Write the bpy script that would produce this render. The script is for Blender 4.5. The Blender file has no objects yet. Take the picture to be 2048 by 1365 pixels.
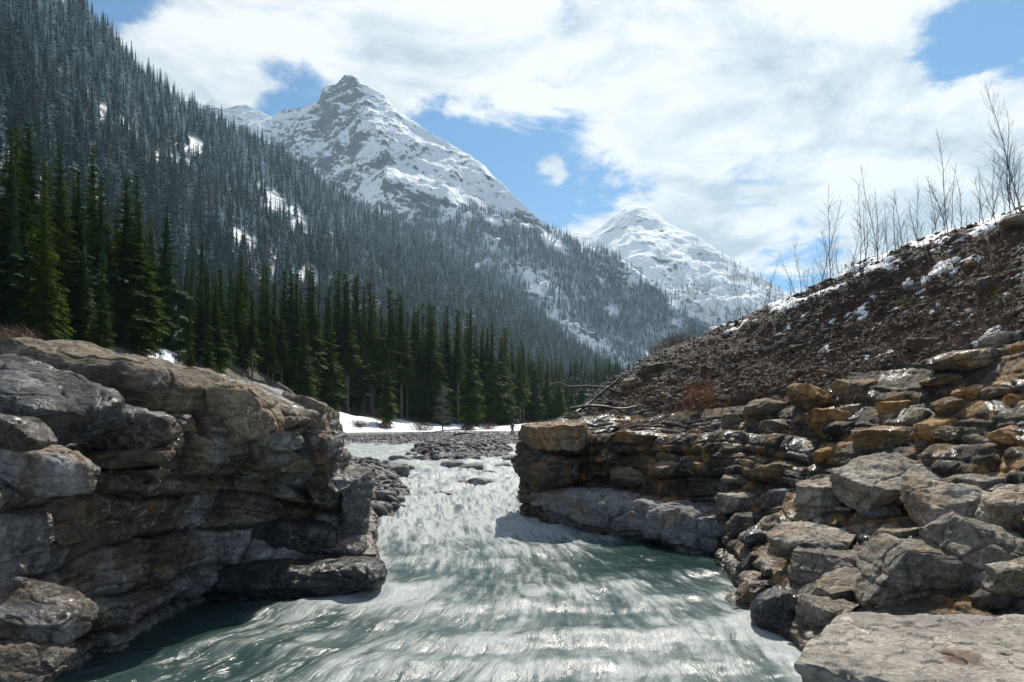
import bpy, math, random
import numpy as np
from mathutils import Vector, Matrix, Euler
from mathutils.bvhtree import BVHTree

# ------------------------------------------------------------------ node helpers
class NT:
    def __init__(s, tree):
        s.t = tree; tree.nodes.clear()
    def n(s, typ, ins=None, **props):
        nd = s.t.nodes.new(typ)
        for k, v in props.items(): setattr(nd, k, v)
        for k, v in (ins or {}).items():
            sock = nd.inputs[k]
            if isinstance(v, bpy.types.NodeSocket): s.t.links.new(v, sock)
            else: sock.default_value = v
        return nd
    def m(s, op, a, b=0.0, c=None, clamp=False):
        nd = s.n('ShaderNodeMath', {0: a, 1: b}, operation=op, use_clamp=clamp)
        if c is not None:
            if isinstance(c, bpy.types.NodeSocket): s.t.links.new(c, nd.inputs[2])
            else: nd.inputs[2].default_value = c
        return nd.outputs[0]
    def vm(s, op, a, b=(0, 0, 0), out=0):
        return s.n('ShaderNodeVectorMath', {0: a, 1: b}, operation=op).outputs[out]
    def noise(s, vec, scale, detail=5, rough=.55, dist=0.0, out='Fac', dims='3D'):
        return s.n('ShaderNodeTexNoise', {'Vector': vec, 'Scale': scale, 'Detail': detail, 'Roughness': rough, 'Distortion': dist},
                   noise_dimensions=dims).outputs[out]
    def vor(s, vec, scale, feature='F1', out='Distance'):
        return s.n('ShaderNodeTexVoronoi', {'Vector': vec, 'Scale': scale}, feature=feature).outputs[out]
    def ramp(s, fac, stops, interp='LINEAR'):
        nd = s.n('ShaderNodeValToRGB', {'Fac': fac}); cr = nd.color_ramp; cr.interpolation = interp
        while len(cr.elements) < len(stops): cr.elements.new(0.5)
        for e, (p, c) in zip(cr.elements, stops):
            e.position = p; e.color = (c, c, c, 1) if not hasattr(c, '__len__') else tuple(c) + (1,)
        return nd.outputs[0]
    def mr(s, v, a, b, c=0.0, d=1.0, smooth=False):
        return s.n('ShaderNodeMapRange', {0: v, 1: a, 2: b, 3: c, 4: d}, interpolation_type='SMOOTHSTEP' if smooth else 'LINEAR').outputs[0]
    def mix(s, f, a, b, blend='MIX'):
        nd = s.n('ShaderNodeMix', None, data_type='RGBA', blend_type=blend)
        for k, v in ((0, f), (6, a), (7, b)):
            if isinstance(v, bpy.types.NodeSocket): s.t.links.new(v, nd.inputs[k])
            elif k and len(v) == 3: nd.inputs[k].default_value = tuple(v) + (1,)
            else: nd.inputs[k].default_value = v
        return nd.outputs[2]
    def comb(s, x, y, z):
        return s.n('ShaderNodeCombineXYZ', {0: x, 1: y, 2: z}).outputs[0]
    def sep(s, v):
        return s.n('ShaderNodeSeparateXYZ', {0: v}).outputs
    def attr(s, name, out='Fac'):
        return s.n('ShaderNodeAttribute', None, attribute_name=name).outputs[out]

# ------------------------------------------------------------------ camera
SC = bpy.context.scene
COL = SC.collection
F, CX, HY, EYE = 1365.0, 1024.0, 852.0, 2.4          # focal length and horizon row of the 2048 px photograph; eye height over the water
cam_d = bpy.data.cameras.new('camera'); cam = bpy.data.objects.new('camera', cam_d); COL.objects.link(cam)
cam_d.sensor_width = 36.0; cam_d.lens = F / 2048 * 36.0
cam_d.shift_y = (HY - 682.5) / 2048
cam_d.clip_start = .1; cam_d.clip_end = 20000
cam.location = (0, 0, EYE); cam.rotation_euler = (math.pi / 2, 0, 0)
SC.camera = cam
def W(px, py, d):
    return ((px - CX) / F * d, d, EYE + (HY - py) / F * d)

# ------------------------------------------------------------------ light: world, sun, exposure
SUN_EL, SUN_AZ = math.radians(49), math.radians(17)   # azimuth to the right of the view direction
SC.view_settings.view_transform = 'Standard'; SC.view_settings.look = 'None'
SC.view_settings.exposure = 0.52; SC.view_settings.gamma = 1.0; SC.view_settings.use_curve_mapping = False
sd = bpy.data.lights.new('sun', 'SUN'); so = bpy.data.objects.new('sun', sd); COL.objects.link(so)
sd.energy = 4.3; sd.angle = math.radians(.8); sd.color = (1.0, .93, .82)
sdir = Vector((math.sin(SUN_AZ) * math.cos(SUN_EL), math.cos(SUN_AZ) * math.cos(SUN_EL), math.sin(SUN_EL)))
so.rotation_euler = sdir.to_track_quat('Z', 'Y').to_euler()
so.location = sdir * 300

world = bpy.data.worlds.new('World'); SC.world = world; world.use_nodes = True
def build_world():
    w = NT(world.node_tree)
    d = w.n('ShaderNodeTexCoord').outputs['Generated']
    sky = w.n('ShaderNodeTexSky', None, sky_type='NISHITA', sun_disc=False, sun_elevation=SUN_EL, sun_rotation=SUN_AZ,
              altitude=1200.0, air_density=1.0, dust_density=.6, ozone_density=2.0).outputs[0]
    sky = w.mix(1.0, sky, (.039, .069, .085), 'MULTIPLY')
    x, y, z = w.sep(d)
    zz = w.m('ADD', w.m('MAXIMUM', z, 0.0), .22)
    p = w.comb(w.m('DIVIDE', x, zz), w.m('DIVIDE', y, zz), w.m('MULTIPLY', z, 1.2))
    big = w.noise(p, 1.25, 10, .56, .25)
    fine = w.noise(p, 5.5, 8, .6, .4)
    med = w.noise(w.vm('ADD', p, (3.1, .7, 0)), 2.6, 9, .62, .6)
    dens = w.m('ADD', w.m('MULTIPLY', w.m('SUBTRACT', big, .5), 1.35), w.m('ADD', w.m('MULTIPLY', w.m('SUBTRACT', med, .5), 2.3), w.m('MULTIPLY', w.m('SUBTRACT', fine, .5), 1.0)))
    dens = w.m('ADD', dens, w.m('SUBTRACT', .75, w.mr(y, .35, -.2, 0, .34, True)))
    # where the cloud field is open or closed, as directions in the sky: (px, py, half-width rad x 1000, amount)
    blobs = [(285, 20, 62, -.5), (390, 150, 62, .42), (1300, 300, 150, .12), (575, 205, 50, -.34), (510, 190, 42, -.2), (640, 175, 34, -.12), (500, 110, 40, .1), (985, 325, 95, -.38), (1120, 365, 90, -.29), (900, 290, 60, -.25), (1190, 345, 70, -.24),
             (1010, 430, 70, -.3), (1505, 350, 46, -.5), (1120, 60, 30, -.24), (1085, 115, 22, -.18), (1300, 60, 40, -.08), (1995, 60, 100, -.46), (1950, 130, 50, -.28), (1590, 545, 70, -.42),
             (1098, 352, 22, .5), (1130, 395, 16, -.2), (430, 120, 80, .1), (700, 60, 170, .12), (1500, 160, 260, .12), (1500, 430, 150, .10), (1850, 350, 200, .14), (1960, 240, 110, .1)]
    for px, py, r, a in blobs:
        c = Vector(W(px, py, 1.0)) - Vector((0, 0, EYE)); c.normalize()
        dt = w.vm('DOT_PRODUCT', d, tuple(c), out=1)
        k = w.mr(dt, math.cos(r * .0016), 1.0, 0.0, 1.0, True)
        dens = w.m('ADD', dens, w.m('MULTIPLY', k, a))
    cov = w.mr(dens, .34, .72, 0, 1, True)
    shade = w.noise(w.vm('ADD', p, (.07, .13, .05)), 2.7, 8, .58, .4)
    sh2 = w.m('ADD', w.m('MULTIPLY', w.m('SUBTRACT', shade, .5), 1.35), w.m('ADD', .575, w.m('MULTIPLY', w.m('SUBTRACT', fine, .5), .5)))
    ccol = w.ramp(sh2, [(.40, (.37, .445, .515)), (.53, (.56, .605, .64)), (.65, (.74, .745, .75))])
    col = w.mix(cov, sky, ccol)
    w.n('ShaderNodeOutputWorld', {'Surface': w.n('ShaderNodeBackground', {'Color': col, 'Strength': .94}).outputs[0]})
build_world()
SC.cycles.use_denoising = True
SC.cycles.max_bounces = 6; SC.cycles.transparent_max_bounces = 6
SC.cycles.volume_bounces = 0
# ------------------------------------------------------------------ numeric helpers
R = np.random.default_rng(7)
G12 = np.array([[1,1,0],[-1,1,0],[1,-1,0],[-1,-1,0],[1,0,1],[-1,0,1],[1,0,-1],[-1,0,-1],[0,1,1],[0,-1,1],[0,1,-1],[0,-1,-1],[1,1,0],[0,-1,1],[-1,1,0],[0,-1,-1]], np.float32)
def hsh(a, b=0, c=0, s=0):
    with np.errstate(over='ignore'):
        n = (np.asarray(a).astype(np.int64).astype(np.uint32) * np.uint32(374761393) + np.asarray(b).astype(np.int64).astype(np.uint32) * np.uint32(668265263)
             + np.asarray(c).astype(np.int64).astype(np.uint32) * np.uint32(2246822519) + np.uint32((s * 3266489917) & 0xffffffff))
        n = (n ^ (n >> np.uint32(13))) * np.uint32(1274126177)
        n = (n ^ (n >> np.uint32(16))) * np.uint32(2654435761)
        return n ^ (n >> np.uint32(15))
def hf(a, b=0, c=0, s=0):
    return hsh(a, b, c, s).astype(np.float64) / 4294967295.0
def perlin(p, seed=0):
    p = np.asarray(p, np.float32); i = np.floor(p); f = p - i; i = i.astype(np.int64)
    u = f * f * f * (f * (f * 6 - 15) + 10)
    out = None; r = []
    for dz in (0, 1):
        ry = []
        for dy in (0, 1):
            rx = []
            for dx in (0, 1):
                g = G12[hsh(i[..., 0] + dx, i[..., 1] + dy, i[..., 2] + dz, seed) & 15]
                rx.append(g[..., 0] * (f[..., 0] - dx) + g[..., 1] * (f[..., 1] - dy) + g[..., 2] * (f[..., 2] - dz))
            ry.append(rx[0] + (rx[1] - rx[0]) * u[..., 0])
        r.append(ry[0] + (ry[1] - ry[0]) * u[..., 1])
    return r[0] + (r[1] - r[0]) * u[..., 2]
def fbm(p, octv=5, seed=0, gain=.5, lac=2.0, ridged=False):
    p = np.asarray(p, np.float32); a = 1.0; s = 0; t = 0
    for k in range(octv):
        n = perlin(p, seed + k * 17)
        if ridged: n = 1 - 2 * np.abs(n)
        s = s + a * n; t += a; a *= gain; p = p * lac + 13.7
    return s / t
def sstep(x, a, b):
    t = np.clip((x - a) / (b - a), 0, 1); return t * t * (3 - 2 * t)
def interp(y, pts):
    a = np.array(pts, float); return np.interp(y, a[:, 0], a[:, 1])

# ------------------------------------------------------------------ object helpers
def mesh_np(name, v, faces, mat=None, smooth=True, attrs=None):
    me = bpy.data.meshes.new(name)
    v = np.asarray(v, np.float32); me.vertices.add(len(v)); me.vertices.foreach_set('co', v.ravel())
    if isinstance(faces, np.ndarray): faces = [faces]
    li = np.concatenate([f.ravel() for f in faces if len(f)]).astype(np.int32)
    tot = np.concatenate([np.full(len(f), f.shape[1]) for f in faces if len(f)]).astype(np.int32)
    st = np.concatenate([[0], np.cumsum(tot)[:-1]]).astype(np.int32)
    me.loops.add(len(li)); me.loops.foreach_set('vertex_index', li)
    me.polygons.add(len(tot)); me.polygons.foreach_set('loop_start', st); me.polygons.foreach_set('loop_total', tot)
    me.polygons.foreach_set('use_smooth', np.full(len(tot), bool(smooth)))
    for k, (typ, arr) in (attrs or {}).items():
        at = me.attributes.new(k, typ, 'POINT')
        at.data.foreach_set('vector' if typ == 'FLOAT_VECTOR' else 'value', np.asarray(arr, np.float32 if typ != 'INT' else np.int32).ravel())
    me.update(calc_edges=True)
    if mat: me.materials.append(mat)
    return me
def link(name, me, parent=None, loc=(0, 0, 0), rot=(0, 0, 0), scale=1):
    o = bpy.data.objects.new(name, me); COL.objects.link(o)
    o.location = loc; o.rotation_euler = rot
    o.scale = (scale,) * 3 if not hasattr(scale, '__len__') else scale
    if parent: o.parent = parent
    return o
def tag(o, label=None, cat=None, group=None, kind=None):
    for k, v in (('label', label), ('category', cat), ('group', group), ('kind', kind)):
        if v: o[k] = v
    return o
def grid_faces(nu, nv, off=0):
    i = np.arange(nu - 1)[:, None] * nv + np.arange(nv - 1)[None, :]
    i = i.ravel() + off
    return np.stack([i, i + nv, i + nv + 1, i + 1], 1)
def cr(C, t, axis=0):
    """Catmull-Rom through the points of C along an axis, at parameters t in 0..n-1."""
    C = np.moveaxis(np.asarray(C, float), axis, 0); n = len(C)
    P = np.concatenate([2 * C[:1] - C[1:2], C, 2 * C[-1:] - C[-2:-1]])
    i = np.clip(np.floor(t).astype(int), 0, n - 2); f = (t - i).reshape((-1,) + (1,) * (C.ndim - 1))
    a, b, c, d = P[i], P[i + 1], P[i + 2], P[i + 3]
    r = .5 * (2 * b + (c - a) * f + (2 * a - 5 * b + 4 * c - d) * f * f + (3 * b - a - 3 * c + d) * f ** 3)
    return np.moveaxis(r, 0, axis)
def loft(C, nu, nv):
    C = np.asarray(C, float)
    return cr(cr(C, np.linspace(0, C.shape[0] - 1, nu), 0), np.linspace(0, C.shape[1] - 1, nv), 1)
def normals(P):
    du = np.gradient(P, axis=0); dv = np.gradient(P, axis=1); n = np.cross(du, dv)
    return n / (np.linalg.norm(n, axis=2, keepdims=True) + 1e-9)
def arclen(P, axis):
    d = np.linalg.norm(np.diff(P, axis=axis), axis=2); z = np.zeros_like(np.take(d, [0], axis))
    return np.cumsum(np.concatenate([z, d], axis), axis)
def bvh_grid(P):
    nu, nv = P.shape[:2]
    return BVHTree.FromPolygons([tuple(q) for q in P.reshape(-1, 3)], [tuple(int(x) for x in q) for q in grid_faces(nu, nv)])
def bricks(u, s, seed, bed, length, rad):
    """Bedded blocks: returns (protrusion 0..1, rounding 0..1, id 0..1) for a point u metres along and s metres up the beds."""
    rr = np.random.default_rng(seed); th = bed * rr.uniform(.45, 1.7, 400); e = np.concatenate([[0], np.cumsum(th)]) - th.sum() / 2
    k = np.clip(np.searchsorted(e, s) - 1, 0, 399); lo, hi = e[k], e[k + 1]
    es = np.minimum(s - lo, hi - s)
    L = length * (.5 + 1.2 * hf(k, 3, 0, seed)); x = u / L + hf(k, 9, 0, seed) * 7
    j = np.floor(x); fx = x - j; eu = np.minimum(fx, 1 - fx) * L
    p = hf(k, j, 1, seed); q = hf(k, 5, 2, seed)
    r = np.clip(np.minimum(es, eu * .8) / rad, 0, 1); r = np.sqrt(1 - (1 - r) ** 2)
    return .55 * p + .45 * q, r, hf(k, j, 7, seed)
def tube(path, radii, sides=6, seed=0):
    """Vertices and faces of a tapered tube along a path."""
    path = np.asarray(path, float); n = len(path); t = np.gradient(path, axis=0); t /= np.linalg.norm(t, axis=1, keepdims=True) + 1e-9
    ref = np.array([.3, .9, .2]) if abs(t[0][2]) > .7 else np.array([0, 0, 1.])
    a = np.cross(t, ref); a /= np.linalg.norm(a, axis=1, keepdims=True) + 1e-9; b = np.cross(t, a)
    th = np.arange(sides) * 2 * np.pi / sides
    rad = np.asarray(radii, float).reshape(-1, 1, 1)
    v = path[:, None] + rad * (np.cos(th)[None, :, None] * a[:, None] + np.sin(th)[None, :, None] * b[:, None])
    f = []
    for i in range(n - 1):
        for k in range(sides):
            k2 = (k + 1) % sides; f.append((i * sides + k, i * sides + k2, (i + 1) * sides + k2, (i + 1) * sides + k))
    return v.reshape(-1, 3), np.array(f)
class MB:
    """Collects vertices and faces of several shapes into one mesh."""
    def __init__(s): s.v = []; s.f = {3: [], 4: []}; s.n = 0; s.a = []
    def add(s, v, f, a=0.0):
        f = np.asarray(f); s.v.append(np.asarray(v, float)); s.f[f.shape[1]].append(f + s.n); s.n += len(v); s.a.append(np.full(len(v), a))
    def mesh(s, name, mat, smooth=True):
        fs = [np.concatenate(x) for x in s.f.values() if x]
        return mesh_np(name, np.concatenate(s.v), fs, mat, smooth, {'tint': ('FLOAT', np.concatenate(s.a))})
def ico(sub):
    t = (1 + 5 ** .5) / 2
    v = [(-1,t,0),(1,t,0),(-1,-t,0),(1,-t,0),(0,-1,t),(0,1,t),(0,-1,-t),(0,1,-t),(t,0,-1),(t,0,1),(-t,0,-1),(-t,0,1)]
    f = [(0,11,5),(0,5,1),(0,1,7),(0,7,10),(0,10,11),(1,5,9),(5,11,4),(11,10,2),(10,7,6),(7,1,8),(3,9,4),(3,4,2),(3,2,6),(3,6,8),(3,8,9),(4,9,5),(2,4,11),(6,2,10),(8,6,7),(9,8,1)]
    v = [np.array(x) / np.linalg.norm(x) for x in v]
    for _ in range(sub):
        c = {}; nf = []
        def mid(a, b):
            k = (min(a, b), max(a, b))
            if k not in c:
                m = v[a] + v[b]; v.append(m / np.linalg.norm(m)); c[k] = len(v) - 1
            return c[k]
        for a, b, d in f:
            x, y, z = mid(a, b), mid(b, d), mid(d, a); nf += [(a, x, z), (b, y, x), (d, z, y), (x, y, z)]
        f = nf
    return np.array(v), np.array(f)
def cube_sphere(n):
    vs = []; fs = []; off = 0
    g = np.tan(np.linspace(-1, 1, n) * math.pi / 4)
    a, b = np.meshgrid(g, g, indexing='ij'); o = np.ones_like(a)
    for q in ((o, a, b), (-o, b, a), (b, o, a), (a, -o, b), (a, b, o), (b, a, -o)):
        vs.append(np.stack(q, 2).reshape(-1, 3)); fs.append(grid_faces(n, n, off)); off += n * n
    v = np.concatenate(vs); f = np.concatenate(fs)
    key = np.round(v * 1e4).astype(np.int64); _, idx, inv = np.unique(key, axis=0, return_index=True, return_inverse=True)
    v = v[idx]; f = inv.ravel()[f]
    return v / np.linalg.norm(v, axis=1, keepdims=True), f
_cs = {}
def rock_shape(dims, seed, n=26, power=3.2, cuts=9, depth=.25, beds=.07, rough=.06, bedh=.16, crack=.07):
    """Rock about the origin: a rounded block with broken faces, thin beds and weathering; dims are half sizes in metres."""
    if n not in _cs: _cs[n] = cube_sphere(n)
    d, f = _cs[n]; rr = np.random.default_rng(seed); dims = np.array(dims, float)
    v = d / (np.sum(np.abs(d) ** power, axis=1, keepdims=True) ** (1 / power))
    for _ in range(cuts):
        nn = rr.normal(size=3); nn[2] *= (.5, 1.6)[int(rr.random() < .4)]; nn /= np.linalg.norm(nn)
        off = rr.uniform(1 - depth * 1.35, 1.0) * np.max(v @ nn)
        k = v @ nn - off; v = v - np.where(k > 0, k * .97, 0)[:, None] * nn
    v = v * dims
    so = rr.uniform(-50, 50, 3); g = float(np.cbrt(np.prod(dims)))
    w = fbm(v / (g * 1.6) + so, 3, seed)[:, None]
    nrm = v / dims ** 2; nrm /= np.linalg.norm(nrm, axis=1, keepdims=True) + 1e-9
    # beds: thin layers standing out from the sides
    s = v[:, 2] / (bedh * min(1.0, dims[2] / .3)) + w[:, 0] * 1.3 + 20
    k = np.floor(s); fr = s - k; pr = hf(k, 1, 0, seed) - .5
    edge = np.sqrt(np.clip(1 - (2 * np.abs(fr - .5)) ** 4, 0, 1))
    side = np.clip(1.15 - np.abs(nrm[:, 2]) * 1.2, 0, 1)
    v = v + nrm * ((pr + .35 * edge) * beds * g * side)[:, None]
    v = v + nrm * (w * .15 * g - np.exp(-(perlin(v / (g * 1.1) + so, seed + 6) / .03) ** 2)[:, None] * crack * g + fbm(v / (g * .55) + so, 5, seed + 3)[:, None] * rough * 2.2 * g + (fbm(v / (g * .3) + so, 4, seed + 5, ridged=True)[:, None] - .5) * rough * .5 * g)
    return v, f
# ------------------------------------------------------------------ materials
def new_mat(name):
    m = bpy.data.materials.new(name); m.use_nodes = True; return m, NT(m.node_tree)
def finish(t, bsdf, disp=None):
    t.n('ShaderNodeOutputMaterial', {'Surface': bsdf})
def rock_mat(name, dark, mid, light, ochre=0.0, wet=0.35, veins=.5, och_col=(.33, .17, .05), water_line=True, bump=1.0, bands=.45, scale=1.0, splash=.75, pale=0.0, stain=.72, spot=None):
    m, t = new_mat(name)
    pos = t.n('ShaderNodeNewGeometry').outputs['Position']
    rnd = t.n('ShaderNodeObjectInfo').outputs['Random']
    pos = t.vm('ADD', pos, t.comb(0, 0, t.m('MULTIPLY', rnd, 3.1)))
    x, y, z = t.sep(pos)
    n1 = t.noise(pos, .9 * scale, 5, .6)
    n2 = t.noise(pos, 5.0 * scale, 8, .65)
    n3 = t.noise(pos, 30.0 * scale, 6, .7)
    warp = t.m('MULTIPLY', n1, .5)
    sp = t.comb(t.m('MULTIPLY', x, .7), t.m('MULTIPLY', y, .7), t.m('MULTIPLY', t.m('ADD', z, warp), 9.0))
    band = t.noise(sp, 1.3 * scale, 6, .62)
    f = t.m('ADD', t.m('MULTIPLY', n1, .55), t.m('ADD', t.m('MULTIPLY', band, bands), t.m('MULTIPLY', n2, .45)))
    f = t.m('ADD', f, t.m('MULTIPLY', t.m('SUBTRACT', t.attr('tint'), .5), .22))
    f = t.m('ADD', f, t.m('MULTIPLY', t.m('SUBTRACT', rnd, .5), .16))
    f = t.m('MULTIPLY', f, 1 / (1.0 + bands))
    col = t.ramp(f, [(.33, dark), (.5, mid), (.68, light)])
    speck = t.mr(n3, .35, .65, .72, 1.22)
    col = t.mix(1.0, col, t.comb(speck, speck, speck), 'MULTIPLY')
    if ochre > 0:
        om = t.m('ADD', t.noise(pos, 1.7 * scale, 6, .62), t.m('MULTIPLY', t.m('SUBTRACT', rnd, .5), .25))
        om = t.mr(om, .62 - .25 * ochre, .74 - .25 * ochre, 0, min(1.0, ochre + .3), True)
        oc = t.ramp(n2, [(.3, tuple(c * .45 for c in och_col)), (.5, och_col), (.7, tuple(min(1, c * 1.5) for c in och_col))])
        col = t.mix(om, col, oc)
    # mineral streaks and dark weathering stains
    st = t.noise(t.comb(t.m('MULTIPLY', x, 3.0), t.m('MULTIPLY', y, 3.0), t.m('MULTIPLY', z, .8)), 1.4 * scale, 6, .65)
    col = t.mix(t.mr(st, .53 - .05 * (stain > .8), .68 - .05 * (stain > .8), 0, stain, True), col, (.018, .0155, .013))
    if pale > 0:  # pale grey rock patches, brightened in the colour to stand in for wet sheen
        pn = t.noise(t.vm('ADD', pos, (7.3, 2.1, 4.4)), .75 * scale, 5, .6)
        col = t.mix(t.mr(pn, .46, .60, 0, pale, True), col, t.ramp(n2, [(.3, (.11, .11, .112)), (.52, (.25, .252, .255)), (.72, (.45, .45, .445))]))
    if veins > 0:
        wv = t.vm('ADD', pos, t.vm('SCALE', t.n('ShaderNodeTexNoise', {'Vector': pos, 'Scale': 2.2, 'Detail': 3}).outputs['Color'], (0, 0, 0)))
        wv = t.n('ShaderNodeVectorMath', {0: pos, 1: t.n('ShaderNodeTexNoise', {'Vector': pos, 'Scale': 1.8, 'Detail': 4}).outputs['Color']}, operation='ADD').outputs[0]
        vd = t.vor(wv, 1.5 * scale, 'DISTANCE_TO_EDGE')
        vm_ = t.m('MULTIPLY', t.mr(vd, .006, .018, 1, 0), t.mr(t.noise(pos, 1.1, 3), .50, .62, 0, veins))
        col = t.mix(vm_, col, (.58, .53, .45))
    if spot:
        sd_ = t.m('ADD', t.vm('DISTANCE', t.n('ShaderNodeNewGeometry').outputs['Position'], (spot[0], spot[1], .75), out=1), t.m('MULTIPLY', t.m('SUBTRACT', n2, .5), .22))
        col = t.mix(t.mr(sd_, spot[2] * .6, spot[2], .8, 0, True), col, t.mix(t.mr(n3, .4, .6), (.05, .028, .018), (.15, .075, .04)))
    # wet film: seepage patches, and everything the river splashes
    wn = t.noise(t.comb(x, y, t.m('MULTIPLY', z, .55)), 1.35 * scale, 6, .62)
    wm = t.mr(wn, .66 - .22 * wet, .74 - .22 * wet, 0, 1, True)
    if water_line:
        zl = t.sep(t.n('ShaderNodeNewGeometry').outputs['Position'])[2]
        wl = t.mr(t.m('ADD', zl, t.m('MULTIPLY', n2, .5)), .32, splash, 1, 0, True)
        wm = t.m('MAXIMUM', wm, wl)
    col = t.mix(t.m('MULTIPLY', wm, .68), col, t.mix(1.0, col, (.30, .32, .36), 'MULTIPLY'))
    rough = t.mr(t.m('ADD', wm, t.m('MULTIPLY', t.m('SUBTRACT', n3, .5), .35)), 0, 1, .8, .14)
    ck = t.vor(t.vm('ADD', pos, t.comb(n2, n2, n1)), 3.2 * scale, 'DISTANCE_TO_EDGE')
    h = t.m('ADD', t.m('MULTIPLY', n2, .7), t.m('ADD', t.m('MULTIPLY', band, .8), t.m('MULTIPLY', n3, .22)))
    h = t.m('ADD', h, t.m('MULTIPLY', t.mr(ck, 0, .045, 0, 1), .22))
    h = t.m('ADD', h, t.m('MULTIPLY', t.noise(pos, 75.0, 3, .6), t.m('MULTIPLY', wm, .10)))
    bp = t.n('ShaderNodeBump', {'Strength': .85 * bump, 'Distance': .075, 'Height': h}).outputs[0]
    b = t.n('ShaderNodeBsdfPrincipled', {'Base Color': col, 'Roughness': rough, 'Normal': bp, 'Specular IOR Level': t.mr(wm, 0, 1, .4, .85)})
    finish(t, b.outputs[0]); return m
M = {}
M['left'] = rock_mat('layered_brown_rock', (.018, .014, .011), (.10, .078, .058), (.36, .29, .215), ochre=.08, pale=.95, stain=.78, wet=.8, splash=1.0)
M['left_grey'] = rock_mat('wet_grey_rock', (.03, .029, .029), (.12, .116, .113), (.33, .32, .31), ochre=.05, wet=.75)
M['lit_tan'] = rock_mat('sunlit_tan_rock', (.06, .046, .033), (.235, .18, .125), (.46, .365, .26), ochre=.08, wet=.25, bands=.7)  # lighter tan for the cap slabs, sunlight on their tops put into the colour
M['tan'] = rock_mat('tan_rock', (.05, .037, .025), (.17, .125, .08), (.36, .27, .18), ochre=.2, wet=.2)
M['shelf'] = rock_mat('water_worn_shelf', (.05, .05, .052), (.17, .167, .165), (.36, .35, .335), ochre=.16, wet=.62, bands=.6)
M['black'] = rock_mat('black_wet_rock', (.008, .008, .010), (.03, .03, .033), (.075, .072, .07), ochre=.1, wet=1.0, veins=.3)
M['grey'] = rock_mat('pale_grey_rock', (.06, .052, .043), (.24, .207, .165), (.50, .45, .375), ochre=.36, och_col=(.30, .20, .105), wet=.25, veins=.6)
M['slab'] = rock_mat('smooth_slab_rock', (.13, .118, .104), (.30, .275, .24), (.47, .43, .375), ochre=.10, wet=.05, veins=1.0, spot=(3.27, 4.95, .17), bump=.8, water_line=False, bands=.25)
M['ochre'] = rock_mat('rusty_rock', (.03, .02, .012), (.115, .074, .036), (.34, .215, .095), ochre=.58, wet=.45, water_line=False)
M['brown'] = rock_mat('brown_rock', (.03, .023, .017), (.105, .08, .058), (.27, .21, .15), ochre=.2, wet=.4, water_line=False)
M['dark'] = rock_mat('dark_shale', (.012, .011, .010), (.05, .042, .034), (.14, .115, .09), ochre=.35, wet=.55, water_line=False)
M['right'] = rock_mat('bedded_right_rock', (.012, .0095, .008), (.044, .034, .025), (.17, .128, .085), ochre=.30, wet=.55, stain=.85)
M['river_stone'] = rock_mat('river_stone', (.06, .06, .062), (.17, .165, .16), (.36, .35, .34), wet=.2, veins=0, water_line=False, ochre=.05, bump=.5, scale=.6)
def pebble_mat(name, stops):
    m, t = new_mat(name)
    f = t.m('ADD', t.attr('tint'), t.m('MULTIPLY', t.noise(t.n('ShaderNodeNewGeometry').outputs['Position'], 14, 4), .3))
    n = t.noise(t.n('ShaderNodeNewGeometry').outputs['Position'], 40, 4)
    col = t.ramp(t.m('MULTIPLY', f, .8), stops)
    b = t.n('ShaderNodeBsdfPrincipled', {'Base Color': col, 'Roughness': t.mr(n, .35, .65, .6, .95), 'Normal': t.n('ShaderNodeBump', {'Strength': .5, 'Distance': .02, 'Height': n}).outputs[0]})
    finish(t, b.outputs[0]); return m
M['scree'] = pebble_mat('scree_pebbles', [(.05, (.014, .011, .009)), (.5, (.045, .035, .028)), (.8, (.11, .086, .064)), (.99, (.28, .24, .19))])
M['gravel'] = pebble_mat('grey_gravel', [(.05, (.03, .03, .032)), (.5, (.082, .081, .08)), (.85, (.18, .177, .172)), (.99, (.34, .33, .32))])
def earth_mat():
    m, t = new_mat('dark_earth')
    pos = t.n('ShaderNodeNewGeometry').outputs['Position']
    n1 = t.noise(pos, 1.2, 6, .65); n2 = t.noise(pos, 14, 7, .7); v = t.vor(pos, 16); v2 = t.vor(pos, 38)
    col = t.ramp(t.m('ADD', t.m('MULTIPLY', n1, .6), t.m('MULTIPLY', n2, .4)), [(.35, (.014, .011, .009)), (.5, (.044, .030, .022)), (.62, (.11, .073, .048)), (.72, (.16, .12, .085))])
    h = t.m('ADD', t.m('ADD', n2, t.m('MULTIPLY', v, -.9)), t.m('MULTIPLY', v2, -.4))
    b = t.n('ShaderNodeBsdfPrincipled', {'Base Color': col, 'Roughness': t.mr(n2, .3, .7, .6, .95), 'Normal': t.n('ShaderNodeBump', {'Strength': 1.0, 'Distance': .08, 'Height': h}).outputs[0]})
    finish(t, b.outputs[0]); return m
M['earth'] = earth_mat()
def snow_mat():
    m, t = new_mat('snow')
    pos = t.n('ShaderNodeNewGeometry').outputs['Position']
    n = t.noise(pos, 2.5, 6, .6)
    b = t.n('ShaderNodeBsdfPrincipled', {'Base Color': (.84, .86, .89, 1), 'Roughness': .7, 'Normal': t.n('ShaderNodeBump', {'Strength': .5, 'Distance': .1, 'Height': n}).outputs[0]})
    finish(t, b.outputs[0]); return m
M['snow'] = snow_mat()
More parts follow.
